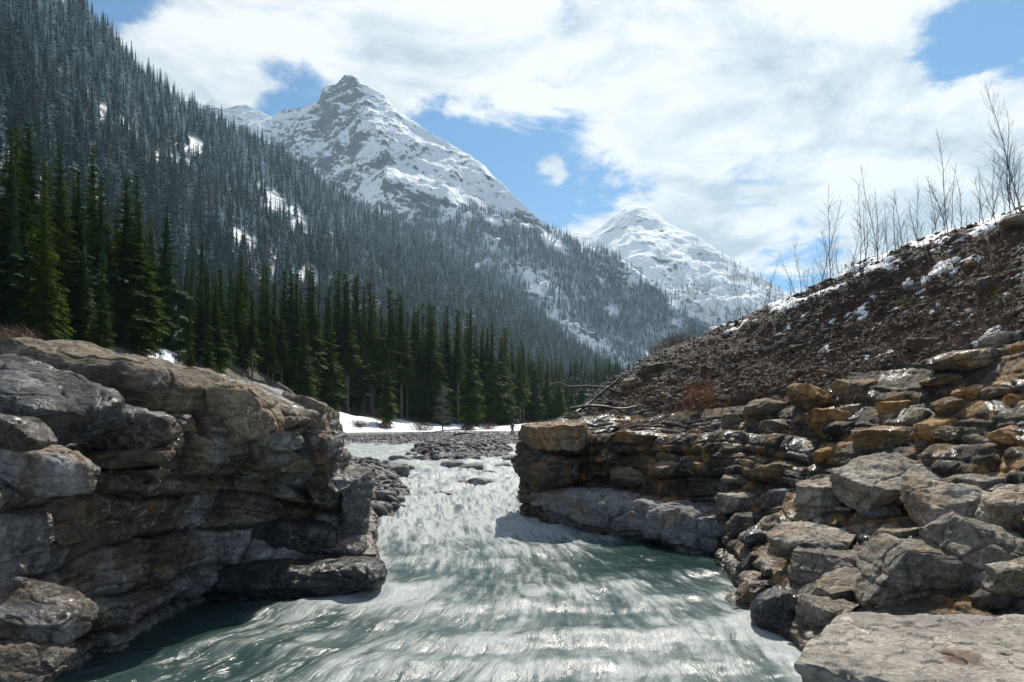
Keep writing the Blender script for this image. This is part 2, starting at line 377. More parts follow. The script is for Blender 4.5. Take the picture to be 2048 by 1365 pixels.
def ground_mat():
    """River flat: gravel, brown earth and snow, the cover held by vertex masks."""
    m, t = new_mat('river_flat_ground')
    pos = t.n('ShaderNodeNewGeometry').outputs['Position']
    n1 = t.noise(pos, .25, 6, .65); n2 = t.noise(pos, 2.2, 8, .7); v = t.vor(pos, 2.2); v2 = t.vor(pos, 5)
    g = t.ramp(t.m('ADD', t.m('MULTIPLY', v, .5), t.m('MULTIPLY', n2, .5)), [(.25, (.05, .05, .05)), (.5, (.125, .12, .115)), (.75, (.25, .24, .235))])
    e = t.ramp(n2, [(.35, (.015, .013, .01)), (.55, (.05, .038, .022)), (.7, (.11, .075, .045))])
    col = t.mix(t.mr(t.m('ADD', t.attr('soil'), t.m('MULTIPLY', t.m('SUBTRACT', n1, .5), .5)), .4, .6, 0, 1), g, e)
    sm = t.mr(t.m('ADD', t.attr('snow'), t.m('MULTIPLY', t.m('SUBTRACT', n2, .5), .55)), .45, .56, 0, 1)
    col = t.mix(sm, col, (.85, .87, .9))
    h = t.m('MULTIPLY', t.m('ADD', n2, t.m('MULTIPLY', v, -.7)), t.mr(sm, 0, 1, 1, .12))
    b = t.n('ShaderNodeBsdfPrincipled', {'Base Color': col, 'Roughness': .75, 'Normal': t.n('ShaderNodeBump', {'Strength': .9, 'Distance': .3, 'Height': h}).outputs[0]})
    finish(t, b.outputs[0]); return m
M['ground'] = ground_mat()
def mountain_mat():
    m, t = new_mat('snowy_mountain')
    g = t.n('ShaderNodeNewGeometry'); pos = g.outputs['Position']; nz = t.sep(g.outputs['Normal'])[2]
    n1 = t.noise(pos, .012, 8, .68, .6); n2 = t.noise(pos, .085, 7, .72)
    x, y, z = t.sep(pos)
    bd = t.noise(t.comb(t.m('MULTIPLY', x, .35), t.m('MULTIPLY', y, .35), t.m('ADD', z, t.m('MULTIPLY', x, .25))), .042, 8, .72)
    r = t.m('ADD', t.m('MULTIPLY', t.m('SUBTRACT', n1, .5), 1.1), t.m('ADD', t.m('MULTIPLY', t.m('SUBTRACT', bd, .5), 2.0), t.m('MULTIPLY', t.m('SUBTRACT', n2, .5), 1.3)))
    r = t.m('ADD', r, t.attr('rock'))
    k = t.mr(r, .42, .58, 0, 1)
    rc = t.ramp(n2, [(.3, (.03, .031, .036)), (.55, (.082, .080, .088)), (.75, (.17, .163, .165))])
    col = t.mix(k, (.86, .88, .91), rc)
    col = t.mix(t.m('MULTIPLY', t.attr('bushes'), t.mr(n2, .38, .56, .45, .97)), col, (.026, .031, .034))
    h = t.m('ADD', t.m('MULTIPLY', n1, .5), t.m('ADD', t.m('MULTIPLY', n2, .3), t.m('MULTIPLY', bd, .5)))
    b = t.n('ShaderNodeBsdfPrincipled', {'Base Color': col, 'Roughness': .8, 'Normal': t.n('ShaderNodeBump', {'Strength': .7, 'Distance': 14.0, 'Height': h}).outputs[0]})
    finish(t, b.outputs[0]); return m
M['mountain'] = mountain_mat()
def needle_mat(name, a, b_, snow=0.0, trans=.3, frost=None):
    m, t = new_mat(name)
    g = t.n('ShaderNodeNewGeometry'); pos = g.outputs['Position']
    rnd = t.n('ShaderNodeObjectInfo').outputs['Random']
    f = t.m('ADD', t.m('MULTIPLY', rnd, .55), t.m('MULTIPLY', t.attr('tint'), .5))
    col = t.mix(f, a, b_)
    if snow > 0: col = t.mix(t.mr(t.sep(pos)[2], 35.0, 130.0, .85, 0.0), col, t.mix(f, (.009, .030, .011), (.040, .072, .018)))      # greener kinds low in the valley
    if snow > 0: col = t.mix(t.mr(rnd, .945, .95, 0, .85), col, (.075, .042, .030))      # leafless larches between the spruces
    base = col
    if snow > 0:
        nz = t.m('ABSOLUTE', t.sep(g.outputs['Normal'])[2])
        z = t.sep(pos)[2]
        amt = t.mr(z, 50.0, 270.0, .05 if frost is None else frost, snow)
        nn = t.noise(pos, .55, 4, .7)
        k = t.mr(t.m('ADD', t.m('MULTIPLY', nn, .6), t.m('ADD', t.m('MULTIPLY', nz, .62), t.m('MULTIPLY', t.m('SUBTRACT', rnd, .5), .45))), t.m('SUBTRACT', 1.08, t.m('MULTIPLY', amt, .62)), t.m('SUBTRACT', 1.22, t.m('MULTIPLY', amt, .62)), 0, .85)
        col = t.mix(k, col, (.62, .75, .84))
    d = t.n('ShaderNodeBsdfPrincipled', {'Base Color': col, 'Roughness': .65, 'Specular IOR Level': .08}).outputs[0]
    tr = t.n('ShaderNodeBsdfTranslucent', {'Color': t.mix(1.0, base, (1.25, 1.3, .6), 'MULTIPLY')}).outputs[0]
    finish(t, t.n('ShaderNodeMixShader', {0: trans, 1: d, 2: tr}).outputs[0]); return m
M['needle'] = needle_mat('spruce_needles', (.014, .038, .009), (.072, .105, .014), trans=.48)
M['needle_snow'] = needle_mat('snow_dusted_needles', (.002, .020, .021), (.006, .044, .042), snow=.95, trans=.10)
M['needle_frost'] = needle_mat('frosted_needles', (.004, .020, .026), (.014, .042, .048), snow=1.0, trans=.08, frost=1.0)
def plain(name, col, rough=.8, n=18, var=.5, stretch=False):
    m, t = new_mat(name)
    pos = t.n('ShaderNodeTexCoord').outputs['Object']
    if stretch: pos = t.vm('MULTIPLY', pos, (1, 1, .15))
    nn = t.noise(pos, n, 6, .65)
    c = t.ramp(nn, [(.3, tuple(c * (1 - var) for c in col)), (.55, col), (.75, tuple(min(1, c * (1 + var)) for c in col))])
    b = t.n('ShaderNodeBsdfPrincipled', {'Base Color': c, 'Roughness': rough, 'Normal': t.n('ShaderNodeBump', {'Strength': .6, 'Distance': .02, 'Height': nn}).outputs[0]})
    finish(t, b.outputs[0]); return m
M['bark'] = plain('spruce_bark', (.10, .085, .075), n=6, stretch=True)
M['twig'] = plain('dark_twig', (.05, .035, .032), n=20)
M['wood'] = plain('weathered_wood', (.13, .115, .10), n=25, stretch=False)
M['blackwood'] = plain('wet_dark_wood', (.03, .026, .023), rough=.4, n=25)
M['straw'] = plain('dry_brown_stems', (.135, .078, .046), n=3, var=.7)
M['rust'] = plain('rust_brown_stems', (.34, .11, .03), n=3, var=.6)
M['moss'] = plain('yellow_green_leaves', (.16, .17, .02), n=8)
M['cloth'] = plain('dark_cloth', (.018, .022, .02), n=30, var=.3)
M['trouser'] = plain('dark_trousers', (.02, .016, .022), n=30, var=.3)
M['skin'] = plain('skin', (.42, .27, .2), rough=.5, n=20, var=.1)
def water_mat():
    m, t = new_mat('glacial_river_water')
    fl = t.attr('flow', 'Vector'); foam = t.attr('foam')
    s, n, _ = t.sep(fl)
    w1 = t.noise(t.comb(t.m('MULTIPLY', s, .55), t.m('MULTIPLY', n, 1.5), 0), 1.0, 4, .6)
    nn = t.m('ADD', n, t.m('MULTIPLY', w1, .28))
    a = t.noise(t.comb(t.m('MULTIPLY', s, .55), t.m('MULTIPLY', nn, 3.2), 0), 1.0, 7, .62)
    b = t.noise(t.comb(t.m('MULTIPLY', s, 1.1), t.m('MULTIPLY', nn, 12.0), 3.3), 1.0, 6, .65)
    c = t.noise(t.comb(t.m('MULTIPLY', s, 2.2), t.m('MULTIPLY', nn, 5.5), 7.1), 1.0, 4, .5, .15)
    st = t.m('ADD', t.m('MULTIPLY', a, .46), t.m('ADD', t.m('MULTIPLY', b, .42), t.m('MULTIPLY', c, .24)))
    e = t.noise(t.comb(t.m('MULTIPLY', s, 3.2), t.m('MULTIPLY', nn, 17.0), 1.7), 1.0, 4, .6, 0.0)
    st = t.m('ADD', st, t.m('MULTIPLY', t.m('SUBTRACT', e, .5), .16))
    f = t.m('ADD', foam, t.m('MULTIPLY', t.m('SUBTRACT', st, .56), 2.4))
    f = t.mr(f, .15, 1.05, 0, 1, True)
    deep = t.mix(t.attr('pale'), (.015, .035, .035), (.055, .092, .091))
    col = t.mix(t.mr(f, 0, .5), deep, (.115, .148, .148))
    col = t.mix(t.mr(f, .42, 1.0, 0, 1, True), col, (.30, .335, .338))
    pos = t.n('ShaderNodeNewGeometry').outputs['Position']
    rip = t.noise(t.vm('MULTIPLY', pos, (1.6, .8, 1)), 11.0, 5, .62)
    h = t.m('ADD', t.m('MULTIPLY', st, .8), t.m('ADD', t.m('MULTIPLY', rip, .13), t.m('MULTIPLY', b, .25)))
    bp = t.n('ShaderNodeBump', {'Strength': .65, 'Distance': .085, 'Height': h}).outputs[0]
    bs = t.n('ShaderNodeBsdfPrincipled', {'Base Color': col, 'Roughness': t.mr(f, 0, 1, .10, .5), 'Normal': bp, 'IOR': 1.333})
    finish(t, bs.outputs[0]); return m
M['water'] = water_mat()
# ------------------------------------------------------------------ valley terrain
def Wp(rows): return np.array([W(*r) for r in rows])
def lin(C, t, axis=0):
    C = np.moveaxis(np.asarray(C, float), axis, 0); n = len(C); i = np.clip(np.floor(t).astype(int), 0, n - 2); f = (t - i).reshape((-1,) + (1,) * (C.ndim - 1))
    return np.moveaxis(C[i] * (1 - f) + C[i + 1] * f, 0, axis)
# forest edge (where the hillside starts) and the ridge above it, station by station
EDGE = Wp([(-900, 560, 26), (-420, 600, 34), (0, 655, 45), (150, 680, 52), (300, 702, 62), (480, 748, 78), (600, 800, 95), (700, 828, 115), (850, 842, 140), (1000, 846, 165), (1110, 838, 200), (1260, 822, 260), (1420, 815, 330)])
RIDGE = Wp([(-1500, -900, 330), (-700, -520, 370), (0, -50, 440), (110, 12, 480), (205, 80, 530), (290, 165, 610), (420, 248, 710), (580, 332, 830), (690, 412, 930), (830, 482, 1030), (1010, 588, 1140), (1120, 678, 1190), (1250, 775, 1220)])
FOOT = Wp([(-1200, 600, 150), (-560, 630, 190), (0, 600, 230), (130, 600, 280), (255, 610, 340), (390, 640, 400), (520, 690, 450), (645, 720, 520), (780, 745, 600), (930, 775, 680), (1070, 800, 760), (1195, 815, 860), (1340, 820, 950)])
nS, nT = 300, 240
tt = np.linspace(0, 1, nT)
u_ = np.linspace(0, 12, nS)
E_, O_, R_ = cr(EDGE, u_), cr(FOOT, u_), cr(RIDGE, u_)
q_ = np.clip(tt / .36, 0, 1)[None, :, None]; w_ = np.clip((tt - .36) / .64, 0, 1)[None, :, None]
HILL = E_[:, None] + (O_ - E_)[:, None] * q_ + (R_ - O_)[:, None] * w_
for _ in range(14): HILL[:, 1:-1] = .25 * HILL[:, :-2] + .5 * HILL[:, 1:-1] + .25 * HILL[:, 2:]
bulge = np.sin(np.pi * np.clip(tt, 0, 1))[None, :]
nz_ = fbm(HILL / 95.0, 5, 11)
HILL[..., 2] += (nz_ * 26 + fbm(HILL / 22.0, 3, 5) * 4) * np.clip(tt * 5, 0, 1)[None, :] * (.35 + .65 * (1 - tt[None, :]))
cl = fbm(HILL / np.array([34, 34, 22.]), 4, 44)
hpx = HILL[..., 0] / HILL[..., 1] * F + CX; hpy = HY - (HILL[..., 2] - EYE) / HILL[..., 1] * F
HDENS = sstep(-cl, -.52, -.36) * .97 + .03
for gx_, gy_, r_, sl in ((560, 420, 75, .55), (395, 300, 45, .3), (230, 250, 50, .5), (480, 480, 55, .6), (150, 185, 35, .6), (620, 560, 40, .4), (330, 330, 40, .5)):
    dxx = (hpx - gx_); dyy = (hpy - gy_) - sl * dxx; HDENS = HDENS * (1 - .97 * np.exp(-(dyy / (r_ * .62)) ** 2 - (dxx / (r_ * 1.3)) ** 2))
HDENS = np.maximum(HDENS, 1 - sstep(np.broadcast_to(tt[None, :], HDENS.shape), .15, .40))
back = HILL[:, -1:] + (HILL[:, -1:] - HILL[:, -8:-7]) * np.array([1.5, 1.5, -.6]) + np.array([-20, 60, -20.])
HILLM = np.concatenate([HILL, back], 1)
hm = mesh_np('hillside', HILLM.reshape(-1, 3), grid_faces(nS, nT + 1), M['mountain'], True,
             {'rock': ('FLOAT', np.full(nS * (nT + 1), .0)), 'bushes': ('FLOAT', np.concatenate([HDENS, HDENS[:, -1:]], 1).ravel())})
tag(link('hillside', hm), 'steep forested hillside rising at the left of the valley', 'hillside', kind='structure')
hill_bvh = bvh_grid(HILL)

# strip between the gravel flat and the forest edge: snow bank, brown earth bank
GE = Wp([(-900, 700, 20), (-420, 740, 26), (0, 770, 33), (150, 800, 42), (300, 820, 52), (480, 850, 66), (600, 866, 82), (700, 864, 98), (850, 863, 112), (1000, 863, 122), (1110, 862, 140), (1260, 860, 190), (1420, 858, 240)])
MID = GE * .5 + EDGE * .5; MID[6:8, 2] += np.array([.35, .75]); MID[5, 2] += .3; MID[8:, 2] -= .35
top = EDGE + np.array([-1.0, 4, 1.2])
strip = loft(np.stack([GE - np.array([0, 3, .8]), GE, MID, EDGE, top], 1), 320, 90)
pxs = strip[..., 0] / strip[..., 1] * F + CX
vv = np.linspace(0, 4, 90)[None, :] + 0 * pxs
strip[..., 2] += fbm(strip / np.array([5, 5, 5.]), 4, 3) * .5 * np.clip((vv - 1.0), 0, 1)
soil = sstep(vv + fbm(strip / 7.0, 3, 9) * 1.3, 2.25, 2.9)
# open snow reaches high at some stations, the brown bank shows at others
snow = 1 - soil * 1.0
snow = snow + .65 * np.exp(-((pxs - 795) / 22) ** 2) * (vv < 3.3) + .5 * np.exp(-((pxs - 920) / 22) ** 2) - .5 * sstep(fbm(strip / 2.0, 3, 4), .15, .4) * (pxs < 735)
snow[(vv < .9)] = 0.25
snow += .9 * np.exp(-((pxs - 335) / 30) ** 2) * np.exp(-((vv - 2.9) / .35) ** 2)
snow[pxs < 290] -= .6
tag(link('snow_bank', mesh_np('snow_bank', strip.reshape(-1, 3), grid_faces(320, 90), M['ground'], True,
    {'soil': ('FLOAT', soil.ravel()), 'snow': ('FLOAT', np.clip(snow, 0, 1.2).ravel())})), 'snow covered bank along the foot of the forest', 'snow bank', kind='structure')
strip_bvh = bvh_grid(strip)

# river flat: gravel with the river bed carved into it
def zw(Y): return interp(Y, [(0, 0), (13, 0), (17, .12), (22, .36), (28, .55), (33, .66), (45, .74), (60, .85), (80, .9)])
WL = [(14, -3.6), (18, -2.9), (20, -3.0), (24, -3.8), (28, -4.4), (31, -6.5), (35, -13), (50, -17), (56, -19), (60, -34)]
WR = [(14, 1.2), (30, 3.5), (50, 3.5), (57, 2.6), (62, 6)]
gx, gy = np.meshgrid(np.linspace(-62, 62, 330), 13 + (np.linspace(0, 1, 420) ** 1.5) * 190, indexing='ij')
wob = fbm(np.stack([gx / 3, gy / 5, gx * 0], 2), 4, 21)
inside = np.minimum(gx - interp(gy, WL), interp(gy, WR) - gx) + wob * 1.2
inside = np.minimum(inside, (56 - gy) * .5 + wob * 3)
isl = 1 - np.sqrt(((gx + 3.0 + (gy - 41) * -.06) / 3.5) ** 2 + ((gy - 41.5) / 9.2) ** 2) + wob * .22
bed = np.where(gy < 56, zw(gy) + np.where(gy < 31, .26, .42) + np.clip(-inside, 0, 6) * .05, interp(gy, [(56, .98), (100, 1.05), (112, 1.35), (125, 1.7), (160, 2.6), (205, 4)]))
gz = bed - sstep(inside, -.5, .9) * 1.0
gz = np.maximum(gz, zw(gy) - .5 + sstep(isl, -.1, .45) * 1.15)
gz = gz + wob * .10 + fbm(np.stack([gx, gy, gx * 0], 2) / .9, 3, 2) * .09
gz = np.where((gx > 0) & (gy < 26) | (gy < 16), np.minimum(gz, zw(gy) - .35), gz)
GP = np.stack([gx, gy, gz], 2)
gsnow = sstep(gy + wob * 14, 116, 121) * 1.0 + .62 * (np.exp(-((gx + 2) / 3.0) ** 2 - ((gy - 88) / 2.0) ** 2) + np.exp(-((gx - .5) / 3.0) ** 2 - ((gy - 80) / .8) ** 2))
tag(link('gravel_flat', mesh_np('gravel_flat', GP.reshape(-1, 3), grid_faces(330, 420), M['ground'], True,
    {'soil': ('FLOAT', np.clip(.12 + wob * .3, 0, 1).ravel()), 'snow': ('FLOAT', gsnow.ravel())})), 'grey gravel flat beside the river', 'gravel flat', kind='structure')
gravel_bvh = bvh_grid(GP)

# far mountains
def mountain(name, ridge, base, ns, nt, seed, amp, label, rockf, bushf):
    Rg, Bs = Wp(ridge), Wp(base)
    u = np.linspace(0, len(ridge) - 1, ns); Rg = cr(Rg, u) * .35 + lin(Rg, u) * .65; Bs = cr(Bs, np.linspace(0, len(base) - 1, ns))
    t = np.linspace(0, 1, nt)
    P = Bs[:, None] + (Rg - Bs)[:, None] * t[None, :, None]
    P[..., 2] -= (np.sin(np.pi * t) * 45)[None, :]
    k = (np.clip(t * 6, 0, 1) * (1 - .8 * t ** 6))[None, :]
    rid = fbm(P / 330.0, 7, seed, ridged=True, gain=.52); f2 = fbm(P / 70.0, 5, seed + 9)
    lay = fbm(P * np.array([.5, .5, 1]) / 40.0 + np.stack([0 * f2, 0 * f2, f2], 2), 3, seed + 4, ridged=True)
    P[..., 2] += ((rid - .35) * amp + f2 * amp * .22 + (lay - .3) * amp * .14) * k
    P[..., 1] += (fbm(P / 260.0, 4, seed + 2) * amp * .9) * k
    n = normals(P); n = n * np.sign(n[..., 2:3] + 1e-6)
    rock = (rockf(u[:, None], t[None, :], P) + np.clip(.72 - n[..., 2], -.2, .5) * .9 + (lay - .4) * .25).astype(float)
    bk = P[:, -1:] + np.array([0, 260, -160.])
    PM = np.concatenate([P, bk], 1); rock = np.concatenate([rock, rock[:, -1:]], 1)
    px = PM[..., 0] / PM[..., 1] * F + CX
    bush = bushf(px, HY - (PM[..., 2] - EYE) / PM[..., 1] * F, PM)
    tag(link(name, mesh_np(name, PM.reshape(-1, 3), grid_faces(ns, nt + 1), M['mountain'], True,
        {'rock': ('FLOAT', rock.ravel()), 'bushes': ('FLOAT', bush.ravel())})), label, 'mountain', kind='structure')
    return P, u, t
def peak_forest(px, py, P):
    tl_y = interp(px, [(0, 2000), (650, 620), (780, 450), (860, 400), (900, 388), (1000, 425), (1080, 440), (1200, 480), (1500, 600)])      # tree line on the flank
    dn = sstep(py - tl_y + fbm(P / 60.0, 4, 3) * 40, 0, 45) * (sstep(-fbm(P / np.array([60, 60, 90.]), 4, 8), -.24, .04) * .93 + .07)
    dxx = px - 1060; dyy = py - 555 - .33 * dxx
    dn = dn * (1 - .93 * np.exp(-(dyy / 24) ** 2 - (dxx / 115) ** 2))
    return dn * (1 - .8 * np.exp(-((py - 700 - .9 * (px - 1190)) / 22) ** 2 - ((px - 1190) / 60) ** 2))
def far_forest(px, py, P):
    df = sstep(py, 540, 640) * (sstep(fbm(P / 90.0, 4, 5), -.02, .22) * .9 + .06) + .75 * np.exp(-((py - 525 - .5 * (px - 1430)) / 20) ** 2) * sstep(px, 1370, 1420) * sstep(fbm(P / 60.0, 3, 6), -.2, .1)
    return np.clip(df + .8 * np.exp(-((py - 578) / 14) ** 2 - ((px - 1400) / 34) ** 2) + sstep(py, 585, 640) * .4, 0, 1)
PEAK_R = [(150, 150, 2700), (300, 190, 2500), (395, 209, 2400), (440, 219, 2330), (490, 211, 2300), (520, 222, 2250), (545, 238, 2200), (575, 222, 2150), (612, 214, 2100), (638, 206, 2060), (648, 182, 2040), (672, 172, 2010), (690, 151, 2000), (705, 152, 1990), (725, 170, 1980), (765, 190, 1960), (785, 214, 1930), (805, 234, 1900), (860, 268, 1860), (940, 315, 1800), (1000, 368, 1740), (1080, 438, 1650), (1150, 482, 1600), (1250, 530, 1540), (1330, 596, 1500), (1400, 660, 1480), (1470, 730, 1470), (1560, 800, 1470)]
PEAK_B = [(150, 760, 1500), (400, 780, 1400), (700, 800, 1300), (950, 820, 1200), (1150, 835, 1150), (1300, 845, 1150), (1450, 850, 1200), (1650, 852, 1300)]
PK, pk_u, pk_t = mountain('mountain', PEAK_R, PEAK_B, 560, 330, 31, 95, 'pointed snowy mountain with grey rock bands and forested lower flank',
    lambda u, t, P: .07 + .11 * sstep(t, .55, .95) + .16 * np.exp(-((u - 11) / 3.0) ** 2) * sstep(t, .72, .95) - .12 * np.exp(-((u - 18) / 3) ** 2), lambda a, b, P: peak_forest(a, b, P) * .42)
FAR_R = [(1000, 500, 3300), (1060, 478, 3200), (1150, 464, 3050), (1180, 468, 2980), (1205, 452, 2930), (1228, 434, 2900), (1250, 419, 2860), (1272, 414, 2830), (1300, 422, 2800), (1318, 434, 2770), (1330, 446, 2740), (1346, 456, 2720), (1400, 480, 2650), (1450, 511, 2570), (1520, 555, 2480), (1570, 584, 2420), (1640, 636, 2360), (1740, 700, 2300), (1850, 770, 2300)]
FAR_B = [(950, 800, 1900), (1200, 830, 1800), (1450, 845, 1700), (1700, 850, 1700), (1950, 850, 1800)]
FK, fk_u, fk_t = mountain('mountain', FAR_R, FAR_B, 420, 220, 77, 70, 'lower rounded snowy mountain at the far end of the valley',
    lambda u, t, P: .02 + .12 * np.exp(-((u - 8.5) / 2.0) ** 2) * sstep(t, .6, .95), lambda a, b, P: far_forest(a, b, P) * .5)
# plain ground far under everything, out to the horizon
q = np.array([(-2650, -60, -6), (2650, -60, -6), (2650, 3700, -6), (-2650, 3700, -6)], float)
tag(link('ground', mesh_np('ground', q, np.array([[0, 1, 2, 3]]), M['ground'], False, {'soil': ('FLOAT', np.zeros(4)), 'snow': ('FLOAT', np.ones(4))})), 'snowy valley floor far beyond the river', 'ground', kind='structure')

# ------------------------------------------------------------------ river
def river():
    NY, NX = 620, 460
    Y = 2.2 * (64 / 2.2) ** np.linspace(0, 1, NY)
    xl = interp(Y, [(2, -7), (8, -6.5), (11, -5.2), (14, -5), (20, -6), (28, -9), (33, -16), (64, -24)])
    xr = interp(Y, [(2, 5.5), (8, 5.6), (12, 5.4), (15, 4), (20, 3), (64, 7)])
    a = np.linspace(0, 1, NX)
    X = xl[:, None] + (xr - xl)[:, None] * a[None]; YY = Y[:, None] + 0 * X
    # stream coordinates: lines of equal share of the channel between smoothed banks
    sl = interp(Y, [(2, -8), (5, -6.2), (8, -4.4), (12, -3.0), (17, -3.4), (25, -4.6), (40, -10), (64, -18)])
    sr = interp(Y, [(2, 4.2), (5, 3.6), (9, 3.5), (13, 2.4), (17, 1.2), (20, 1.0), (40, 3.2), (64, 6)])
    ker = np.ones(41) / 41
    sl = np.convolve(np.pad(sl, 20, 'edge'), ker, 'valid'); sr = np.convolve(np.pad(sr, 20, 'edge'), ker, 'valid')
    n = (X - sl[:, None]) / (sr - sl)[:, None] * 5.5
    s = YY * 1.0
    P0 = np.stack([n * .8, s * .38, 0 * n], 2)
    w = fbm(P0, 3, 3)
    # standing waves across the stream: centre (px, py), half width m, heading of the crest, height, thickness
    def at(px, py, z=0.0):
        d = (EYE - z) * F / (py - HY); return (px - CX) / F * d, d
    H = 0 * X
    waves = [(700, 1185, 1.0, -.1, .30, .34), (620, 1215, .9, .2, .12, .3), (1000, 1215, 1.2, .25, .16, .28), (1180, 1180, 1.3, .28, .15, .26), (1320, 1150, 1.1, .3, .10, .24), (950, 1290, 1.4, .12, .18, .24), (1230, 1275, 1.3, .2, .16, .24), (1450, 1250, .9, .35, .10, .22),
             (800, 1330, .9, .15, .17, .2), (1080, 1335, .9, .1, .13, .2), (560, 1300, .8, -.35, .13, .2), (880, 1120, 1.2, -.1, .12, .4), (1050, 1100, 1.1, .15, .13, .4), (950, 1060, 1.2, .0, .14, .55), (1350, 1330, .7, .25, .10, .2), (1000, 1000, 1.3, .1, .16, .8), (900, 975, 1.2, -.1, .14, .9), (1380, 1190, .9, .5, .10, .2)]
    crest = 0 * X
    for px, py, hw, ang, h, th in waves:
        cx, cy = at(px, py); ca, sa = math.cos(ang), math.sin(ang)
        p = (X - cx) * ca + (YY - cy) * sa; q = -(X - cx) * sa + (YY - cy) * ca + w * .35
        g = np.exp(-(p / hw) ** 2) * np.where(q > 0, np.exp(-(q / (th * 1.7)) ** 2), np.exp(-(q / th) ** 2))
        H += h * .48 * g; crest = np.maximum(crest, np.exp(-(p / hw) ** 2) * np.exp(-((q + th * .35) / th) ** 2))
    act = sstep(n, -.2, .9) * (1 - sstep(n, 5.3, 6.4))                       # the stream itself, the edges calmer
    rap = sstep(YY, 12.5, 17)
    turb = fbm(np.stack([n * 1.1, s * .75, 0 * n], 2), 5, 8); tur2 = fbm(np.stack([n * 3.2, s * 1.5, 0 * n], 2), 4, 18)
    rd = fbm(np.stack([n * .9 + w, s * .8, 0 * n], 2), 4, 28, ridged=True)
    H += turb * (.05 + .07 * act + .20 * rap) + tur2 * (.018 + .045 * act + .05 * rap) + rd * .05 * act * .4 + rd * .08 * rap
    Z = zw(YY) - .02 + H
    # foam cover
    foam = .14 + .46 * act + .28 * rap + .20 * crest * act + turb * .20 + fbm(np.stack([n * 2.2, s * .22, 0 * n], 2), 4, 71) * .34 + (H - .05) * .3
    pool = np.exp(-(((X - 2.6) / 1.25) ** 2 + ((YY - 12.0) / 1.9) ** 2)); foam -= .62 * pool
    lp = sstep(-X, 1.0, 2.8) * (1 - sstep(YY, 8.6, 9.8)); foam -= .30 * lp
    tipx, tipy = at(720, 1195); foam += .62 * np.exp(-(((X - tipx) / .85) ** 2 + ((YY - tipy) / .55) ** 2))
    for px, py, r in ((470, 1265, .5), (560, 1240, .5), (400, 1290, .35), (640, 1270, .5)):
        cx, cy = at(px, py); foam += .30 * np.exp(-(((X - cx) / r) ** 2 + ((YY - cy) / .25) ** 2))
    dx, dy = at(790, 1140); foam -= .35 * np.exp(-(((X - dx) / .3) ** 2 + ((YY - dy) / .6) ** 2))
    foam += .25 * sstep(YY, 30, 36) + .12 * rap
    # foam collars where the stream rubs along the rock
    near = np.zeros((NY, NX)); step = 4
    for i in range(0, NY, step):
        if Y[i] > 24: break
        for j in range(0, NX, step):
            q = Vector((X[i, j], YY[i, j], .05)); dm = .4
            for b in rock_bvhs:
                h = b.find_nearest(q, .4)
                if h[0] is not None: dm = min(dm, h[3])
            near[i:i + step, j:j + step] = 1 - dm / .4
    k9 = np.ones(7) / 7
    near = np.apply_along_axis(lambda r: np.convolve(r, k9, 'same'), 1, near); near = np.apply_along_axis(lambda r: np.convolve(r, k9, 'same'), 0, near)
    foam += near * (.16 + .30 * sstep(YY, 8.5, 10) * (X < 0) + .25 * rap) * (1 + turb * 1.2) * (1 - .6 * pool)
    pale = np.clip(.25 + .55 * act + .35 * rap - .8 * pool - .4 * lp, 0, 1)
    foam += .10 * rap
    P = np.stack([X, YY, Z], 2)
    flow = np.stack([s, n, 0 * n], 2)
    me = mesh_np('river', P.reshape(-1, 3), grid_faces(NY, NX)[:, ::-1], M['water'], True,
                 {'foam': ('FLOAT', foam.ravel()), 'pale': ('FLOAT', pale.ravel()), 'flow': ('FLOAT_VECTOR', flow.reshape(-1, 3))})
    tag(link('river', me), 'rushing green and white mountain river', 'river', kind='structure')
# ------------------------------------------------------------------ rock banks
def bank_sheet(C, nu, nv, seed, amps, flip=1, dip=(0, 0), vlin=None):
    P = loft(C, nu, nv)
    P0 = P.copy(); n = normals(P) * flip
    u = arclen(P, 0).mean(axis=1, keepdims=True) + 0 * P[..., 0]; va = arclen(P, 1)
    w3 = fbm(P / 1.3, 4, seed)
    s = P[..., 2] + .16 * va - dip[0] * P[..., 0] - dip[1] * P[..., 1] + w3 * .22
    uu = u + fbm(P / .9, 3, seed + 1) * .5
    p1, r1, id1 = bricks(uu, s, seed, .55, 1.7, .16)
    p2, r2, id2 = bricks(uu * 1.0 + 3, s, seed + 5, .20, .55, .06)
    f = fbm(P / .5, 5, seed + 7); f2 = fbm(P / .13, 4, seed + 8, ridged=True)
    a1, a2, a3, a4 = amps
    # smooth face away from the very crest so that the sheet stays a surface
    D = a1 * (p1 * 1.0 + .55 * r1 - .7) + a2 * (p2 + .8 * r2 - .8) + a3 * f + a4 * (f2 - .4)
    hor = n.copy(); hor[..., 2] *= .55
    Q = P + hor * D[..., None]
    Q[..., 2] += fbm(P / .8, 3, seed + 12) * .05
    return P0, Q, n, (.6 * id1 + .4 * id2)
def sheet_mesh(name, Q, tint, mat, flip, extra=None):
    fs = grid_faces(*Q.shape[:2])
    if flip < 0: fs = fs[:, ::-1]
    return mesh_np(name, Q.reshape(-1, 3), fs, mat, True, {'tint': ('FLOAT', tint.ravel())})

